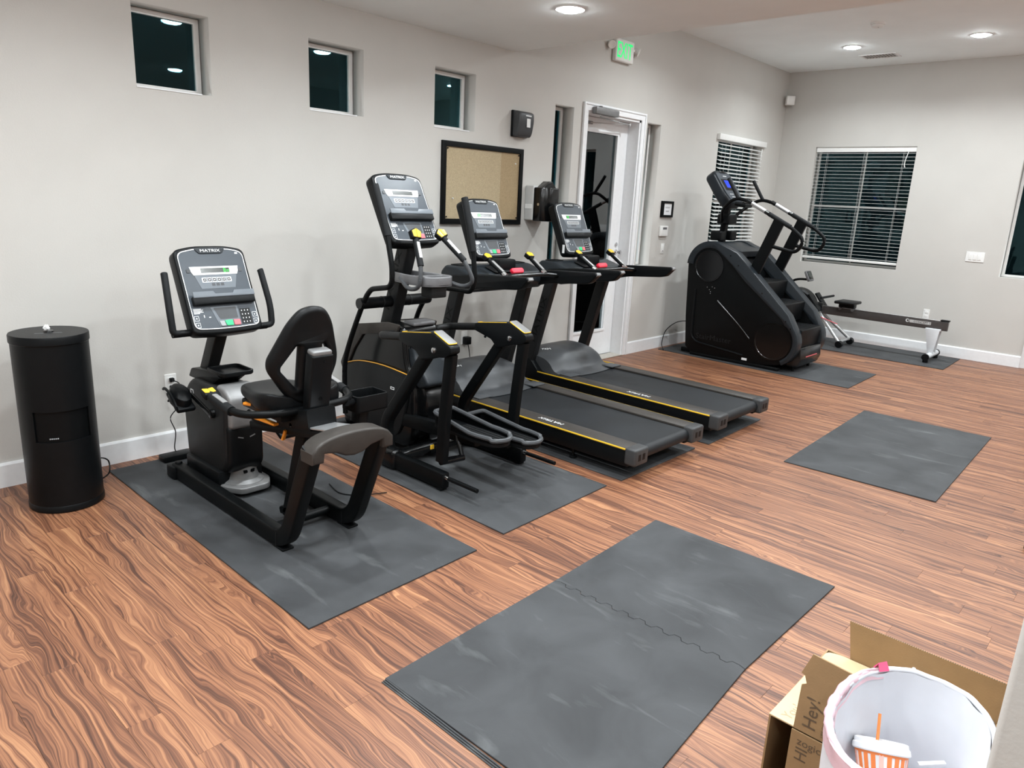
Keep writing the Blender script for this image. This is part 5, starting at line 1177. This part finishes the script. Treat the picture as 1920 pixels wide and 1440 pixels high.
# rear leg
for s in (-1, 1):
    B().prism([(-2.145, 0.385), (-1.99, 0.385), (-1.99, 0.37), (-2.02, 0.085), (-2.075, 0.085), (-2.14, 0.37)], 'xz', YR+s*0.055-0.006, YR+s*0.055+0.006, 0.003).obj('rear_leg', 'rower_white', t)
B().box((-2.145, YR-0.06, 0.365), (-1.985, YR+0.06, 0.388), 0.004).obj('leg_bracket', 'rower_white', t)
B().tube([V(-2.045, YR-0.235, 0.075), V(-2.045, YR+0.235, 0.075)], 0.032, 14).obj('rear_foot', 'rower_white', t)
for s in (-1, 1):
    B().tube([V(-2.045, YR+s*0.232, 0.072), V(-2.045, YR+s*0.255, 0.072)], 0.040, 16).obj('foot_cap', 'black_plastic', t)
    B().cyl((-2.045, YR+s*0.22, 0.0085), 0.03, 0.035, 'z', 14, 0.004).obj('foot_pad', 'black_plastic', t)
# seat
bm = B()
bm.box((-3.20, YR-0.15, 0.545), (-2.955, YR+0.15, 0.582), 0.016, 3); bm.obj('seat', 'vinyl_seat', t)
B().box((-3.17, YR-0.05, 0.495), (-2.98, YR+0.05, 0.55), 0.008).obj('seat_carriage', 'black_plastic', t)
for x in (-3.15, -3.0):
    for s in (-1, 1): B().cyl((x, YR+s*0.035-0.012, 0.478), 0.018, 0.024, 'y', 12).obj('seat_roller', 'grey_plastic', t)
# footrests, front legs, flywheel, monitor
for s in (-1, 1):
    B().sweep([V(-3.36, YR+s*0.12, 0.42), V(-3.52, YR+s*0.12, 0.62)], rrect(-0.06, -0.014, 0.06, 0.014, 0.008), (1, 0, 0.8)).obj('footrest', 'black_plastic', t)
    B().tube([V(-3.40, YR+s*0.04, 0.40), V(-3.05, YR+s*0.20, 0.08)], 0.021, 12).obj('front_leg', 'aluminium', t)
    B().cyl((-3.04, YR+s*0.20-0.03, 0.052), 0.044, 0.06, 'y', 20, 0.006).obj('caster', 'black_plastic', t)
B().tube([V(-3.05, YR-0.20, 0.08), V(-3.05, YR+0.20, 0.08)], 0.02, 12).obj('front_foot', 'aluminium', t)
B().lathe([(0, -0.09), (0.24, -0.09), (0.26, -0.07), (0.26, 0.07), (0.24, 0.09), (0, 0.09)], (-3.72, YR, 0.42), 'y', 36).obj('flywheel_housing', 'black_plastic', t)
B().box((-3.62, YR-0.05, 0.34), (-3.38, YR+0.05, 0.52), 0.02).obj('chassis', 'black_plastic', t)
B().box((-3.80, YR-0.06, 0.01), (-3.66, YR+0.06, 0.2), 0.01).obj('front_support', 'black_metal', t)
B().tube(bez([V(-3.86, YR-0.02, 0.62), V(-3.82, YR-0.02, 0.74), V(-3.74, YR-0.02, 0.785), V(-3.62, YR-0.02, 0.795)], 5), 0.016, 10).obj('monitor_arm', 'black_plastic', t)
Mm = Mtx((-3.57, YR-0.02, 0.80), (0, 1, 0), (-0.45, 0, 0.89))
mo = B().plate([rrect(-0.075, -0.02, 0.075, 0.12, 0.015)], Mm, 0.035, 0.008, -0.03).obj('monitor', 'grey_plastic', t)
B().plate([rrect(-0.066, 0.0, 0.066, 0.108, 0.01)], Mm, 0.003, 0.001, 0.004).obj('monitor_face', 'black_gloss', mo)
B().plate([rect(-0.05, 0.035, 0.05, 0.098)], Mm, 0.0008, 0, 0.0072).obj('screen', 'lcd', mo, smooth=0)
B().tube([V(-3.34, YR-0.22, 0.60), V(-3.34, YR+0.22, 0.60)], 0.015, 10).obj('row_handle', 'black_foam', t)
B().tube([V(-3.35, YR-0.10, 0.345), V(-3.12, YR-0.13, 0.29)], 0.006, 6).obj('accent_line', 'pale_red', t)

# ================================================================== carton, bin and litter
X0, X1, Y0, Y1, HB = -0.598, -0.13, 1.775, 2.21, 0.302
t = thing('cardboard_box', 'brown shipping carton with its flaps open behind the waste bin', 'box', ((X0+X1)/2, (Y0+Y1)/2, 0))
TH = 0.005
B().box((X0, Y0, 0.0005), (X1, Y1, 0.006)).obj('bottom', 'kraft', t, smooth=0)
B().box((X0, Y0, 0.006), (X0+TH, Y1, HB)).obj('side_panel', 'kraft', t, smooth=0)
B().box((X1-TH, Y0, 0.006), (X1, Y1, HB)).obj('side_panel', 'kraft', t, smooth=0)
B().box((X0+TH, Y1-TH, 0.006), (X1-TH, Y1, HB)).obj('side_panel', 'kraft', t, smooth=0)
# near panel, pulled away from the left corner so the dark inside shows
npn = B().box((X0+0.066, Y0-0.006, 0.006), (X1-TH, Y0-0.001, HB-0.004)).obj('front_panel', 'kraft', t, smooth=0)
Mz = Mtx((0, Y0-0.0062, 0), (1, 0, 0), (0, 0, 1))
B().text('zogics', 0.031, Mz @ Matrix.Translation((-0.476, 0.272, 0)), 0.0004, sx=1.0).obj('lettering', 'kraft_print', npn, smooth=0)
q = B(); Mz2 = Mz @ Matrix.Translation((-0.497, 0.235, 0)) @ Matrix.Rotation(PI/2, 4, 'Z')
q.text('HI', 0.045, Mz2, 0.0004, sx=1.0)
q.obj('lettering', 'kraft_print', npn, smooth=0)
flap = [(X0+0.068, HB), (X1-0.02, HB), (X1-0.02, HB+0.215), (-0.40, HB+0.222), (X0+0.085, HB+0.230), (X0+0.064, HB+0.165), (X0+0.074, HB+0.162), (X0+0.082, HB+0.140), (X0+0.070, HB+0.132)]
fo = B().plate([flap], Mtx((0, Y0-0.006, 0), (1, 0, 0), (0, 0.03, 1)) @ Matrix.Translation((0, 0, 0)), TH, 0).obj('front_flap', 'kraft', t, smooth=0)
Mh = Mtx((0, Y0-0.0065-0.005, 0), (1, 0, 0), (0, 0.03, 1))
B().text('Hey!', 0.050, Mh @ Matrix.Translation((-0.490, HB+0.064, 0)) @ Matrix.Rotation(PI/2, 4, 'Z'), 0.0004).obj('lettering', 'kraft_print', fo, smooth=0)
B().text('USE CAUTION', 0.012, Mh @ Matrix.Translation((-0.455, HB+0.050, 0)) @ Matrix.Rotation(PI/2, 4, 'Z'), 0.0004).obj('lettering', 'kraft_print', fo, smooth=0)
lf = B().plate([roundpoly([(X0, Y0), (X1-0.01, Y0+0.002), (X1-0.01, Y1-0.008), (X0+0.045, Y1-0.008), (X0+0.006, Y1-0.02)], [0, 0.02, .02, .03, .03])], Mtx((0, 0, HB-0.002), (1, 0, 0), (0, 1, 0)), TH).obj('left_flap', 'kraft_inner', t, smooth=0)  # stretched over the whole top to keep the carton inside dark
B().text('You\'re', 0.040, Mtx((X0+0.045, Y0+0.070, HB+0.0032), (0.10, 1, 0), (-1, 0.10, 0)), 0.0004).obj('lettering', 'kraft_faint', lf, smooth=0)
ff = B().plate([[(X0+0.072, 0), (X1, 0), (X1, 0.122), (X0+0.050, 0.122)]], Mtx((0, Y1-TH, HB), (1, 0, 0), (0, 0.06, 1)), TH, 0, -TH).obj('far_flap', 'kraft', t, smooth=0)
q = B()
for k in range(70):
    f = k/69; x = X0+0.052+(X1-X0-0.055)*f; q.box((x-0.0012, Y1+0.0025, HB+0.1218), (x+0.0012, Y1+0.0065, HB+0.1228))
q.obj('corrugation', 'kraft_print', ff, smooth=0)
t2_ = tag(rebase(B().lathe([(0.034, -0.055), (0.030, -0.02), (0.018, 0.03), (0.004, 0.052), (0, 0.053)], (-0.340, 2.12, 0.362), 'z', 7, sy=0.5).obj('crumpled_bag', 'liner'), (-0.355, 2.13, 0.318)), 'scrap of clear plastic poking up inside the carton', 'packaging')

BX, BY, RA, RB, RZ = -0.224, 1.504, 0.144, 0.214, 0.645
def sup(a, ra, rb, e=0.90): return (ra*math.copysign(abs(math.cos(a))**e, math.cos(a)), rb*math.copysign(abs(math.sin(a))**e, math.sin(a)))
t = thing('waste_bin', 'oval waste bin lined with a white pink-edged bag beside the carton', 'waste bin', (BX, BY, 0))
def shell_(b, ra0, rb0, z0, ra1, rb1, z1, n=64, wob=0.0, rows=8, i0=0, i1=None):
    tb = bmesh.new(); rs = []
    for k in range(rows+1):
        f = k/rows; ring = []
        for i in range(n):
            a = 2*PI*i/n; x, y = sup(a, ra0+(ra1-ra0)*f, rb0+(rb1-rb0)*f)
            w = wob*(math.sin(a*9+2*f)+0.6*math.sin(a*17+1.3)+0.5*math.sin(a*5+7*f))*(0.35+f*0.65) if wob else 0
            m = 1+w/max(0.05, math.hypot(x, y))
            ring.append(tb.verts.new((BX+x*m, BY+y*m, z0+(z1-z0)*f+(w*0.8 if wob else 0))))
        rs.append(ring)
    for p, q_ in zip(rs, rs[1:]):
        for i in range(i0, n if i1 is None else i1): tb.faces.new((p[i], p[(i+1) % n], q_[(i+1) % n], q_[i]))
    bmesh.ops.delete(tb, geom=[v for v in tb.verts if not v.link_faces], context='VERTS')
    b._add(tb)
b = B(); shell_(b, 0.095, 0.165, 0.004, RA-0.0005, RB-0.0005, RZ-0.012, rows=2); tb = b.bm
bmesh.ops.solidify(tb, geom=tb.faces[:], thickness=0.002)
b.prism([(BX+sup(2*PI*i/40, 0.095, 0.165)[0], BY+sup(2*PI*i/40, 0.095, 0.165)[1]) for i in range(40)], 'xy', 0.0005, 0.006)
b.obj('bin_body', 'pale_grey', t)
b = B(); shell_(b, 0.104, 0.180, 0.36, RA-0.011, RB-0.011, RZ, wob=0.0016, rows=10); b.obj('liner_inside', 'liner', t, smooth=70)
b = B(); shell_(b, RA-0.002, RB+0.000, RZ-0.15, RA+0.004, RB+0.004, RZ-0.002, wob=0.0012, rows=5); b.obj('liner_overhang', 'liner', t, smooth=70)
rim = []
for i in range(96):
    a = 2*PI*i/96; x, y = sup(a, RA-0.004, RB-0.004); w = 0.0012*(math.sin(a*7)+0.7*math.sin(a*17+1))
    rim.append(V(BX+x, BY+y, RZ+w))
B().tube(rim, 0.0065, 8, closed=True).obj('rolled_rim', 'liner', t, smooth=70)
# pink drawstring band on the left of the rim
b = B(); shell_(b, RA+0.0045, RB+0.0055, RZ-0.035, RA+0.0065, RB+0.0065, RZ+0.002, wob=0.0012, rows=4, i0=24, i1=47); shell_(b, RA+0.0065, RB+0.0065, RZ+0.002, RA-0.004, RB-0.004, RZ+0.0085, wob=0.0012, rows=3, i0=23, i1=46); shell_(b, RA-0.004, RB-0.004, RZ+0.0085, RA-0.014, RB-0.014, RZ-0.012, wob=0.0012, rows=3, i0=24, i1=44)
bmesh.ops.solidify(b.bm, geom=b.bm.faces[:], thickness=0.0012)
seg = [p+V(-0.003, 0, 0.001) for p in rim[33:70]]
b.tube(seg, 0.0105, 8, scl=[0.35+0.75*math.sin(PI*i/(len(seg)-1))*(0.85+0.22*math.sin(i*1.9)) for i in range(len(seg))])
b.obj('drawstring_band', 'liner_pink', t, smooth=70)
q = rim[36]
B().sweep([q+V(0.006, -0.006, 0.004), q+V(-0.002, 0.0, 0.020), q+V(-0.012, 0.004, 0.004)], [(0.012, 0.0015), (-0.012, 0.0015), (-0.012, -0.0015), (0.012, -0.0015)], (0, 0, 1)).obj('drawstring_tab', 'hot_pink', t)
# crumpled bottom of the bag
tb = bmesh.new(); n = 28; gr = []
for i in range(n+1):
    row = []
    for k in range(n+1):
        u, v = -1+2*i/n, -1+2*k/n
        rr = max(abs(u), abs(v)); ang = math.atan2(v, u); x, y = sup(ang, 0.106*rr, 0.182*rr)
        row.append(tb.verts.new((BX+x, BY+y, 0.372+0.012*math.sin(9*u+3*v)+0.010*math.sin(7*v-5*u)+0.006*math.sin(17*u*v+3))))
    gr.append(row)
for i in range(n):
    for k in range(n): tb.faces.new((gr[i][k], gr[i+1][k], gr[i+1][k+1], gr[i][k+1]))
b = B(); b._add(tb); b.obj('bag_bottom', 'liner', t, smooth=70)
# drink cup in the bin
cx, cy, cz = -0.258, 1.528, 0.448
t = thing('drink_cup', 'orange and white striped paper cup with a white lid in the waste bin', 'cup', (cx, cy, cz))
cup = B().lathe([(0, 0), (0.044, 0), (0.056, 0.085), (0.054, 0.085), (0.042, 0.003), (0, 0.003)], (cx, cy, cz), 'z', 40).obj('cup_body', 'cup_white', t)
B().lathe([(0.0572, 0.0855), (0.0556, 0.075), (0.0560, 0.0745), (0.0578, 0.0855)], (cx, cy, cz), 'z', 40).obj('top_band', 'cup_orange', cup)
for k in range(20):
    a = 2*PI*k/20; c, s = math.cos(a), math.sin(a)
    B().bar((cx+0.0447*c, cy+0.0447*s, cz+0.003), (cx+0.0553*c, cy+0.0553*s, cz+0.076), 0.0095, 0.0016, up=(c, s, 0)).obj('stripe', 'cup_orange' if k % 4 else 'cup_pale', cup, smooth=0)
B().lathe([(0.060, 0.080), (0.062, 0.083), (0.061, 0.093), (0.058, 0.096), (0.057, 0.104), (0.053, 0.106), (0.050, 0.100), (0, 0.099)], (cx, cy, cz), 'z', 40).obj('lid', 'cup_white', t)
B().tube([V(cx-0.012, cy+0.010, cz+0.099), V(cx-0.010, cy+0.022, cz+0.162)], 0.0036, 8).obj('straw', 'cup_orange', t)
_v = V(cx, cy, 0).normalized(); t.rotation_mode = 'QUATERNION'; t.rotation_quaternion = Matrix.Rotation(math.radians(32), 4, V(-_v.y, _v.x, 0)).to_quaternion(); t.rotation_quaternion = Matrix.Rotation(math.radians(-13), 4, _v).to_quaternion() @ t.rotation_quaternion; t.scale = (0.94, 0.94, 0.94)
t = tag(rebase(B().bar((-0.215, 1.625, 0.483), (-0.172, 1.66, 0.492), 0.010, 0.004, r=0.001).obj('straw_wrapper', 'cup_white'), (-0.21, 1.64, 0.48)), 'loose white straw paper beside the cup in the bin', 'straw')
# white equipment foot reaching in at the right edge
t = thing('equipment_foot', 'white steel tube foot with black rubber end at the right edge', 'equipment', (-0.2, 4.42, 0))
B().tube([V(-0.315, 4.40, 0.032), V(0.30, 4.40, 0.032)], 0.026, 16).obj('tube', 'white_plastic', t)
B().tube([V(-0.338, 4.40, 0.028), V(-0.30, 4.40, 0.028)], 0.0275, 16).obj('rubber_end', 'black_plastic', t)
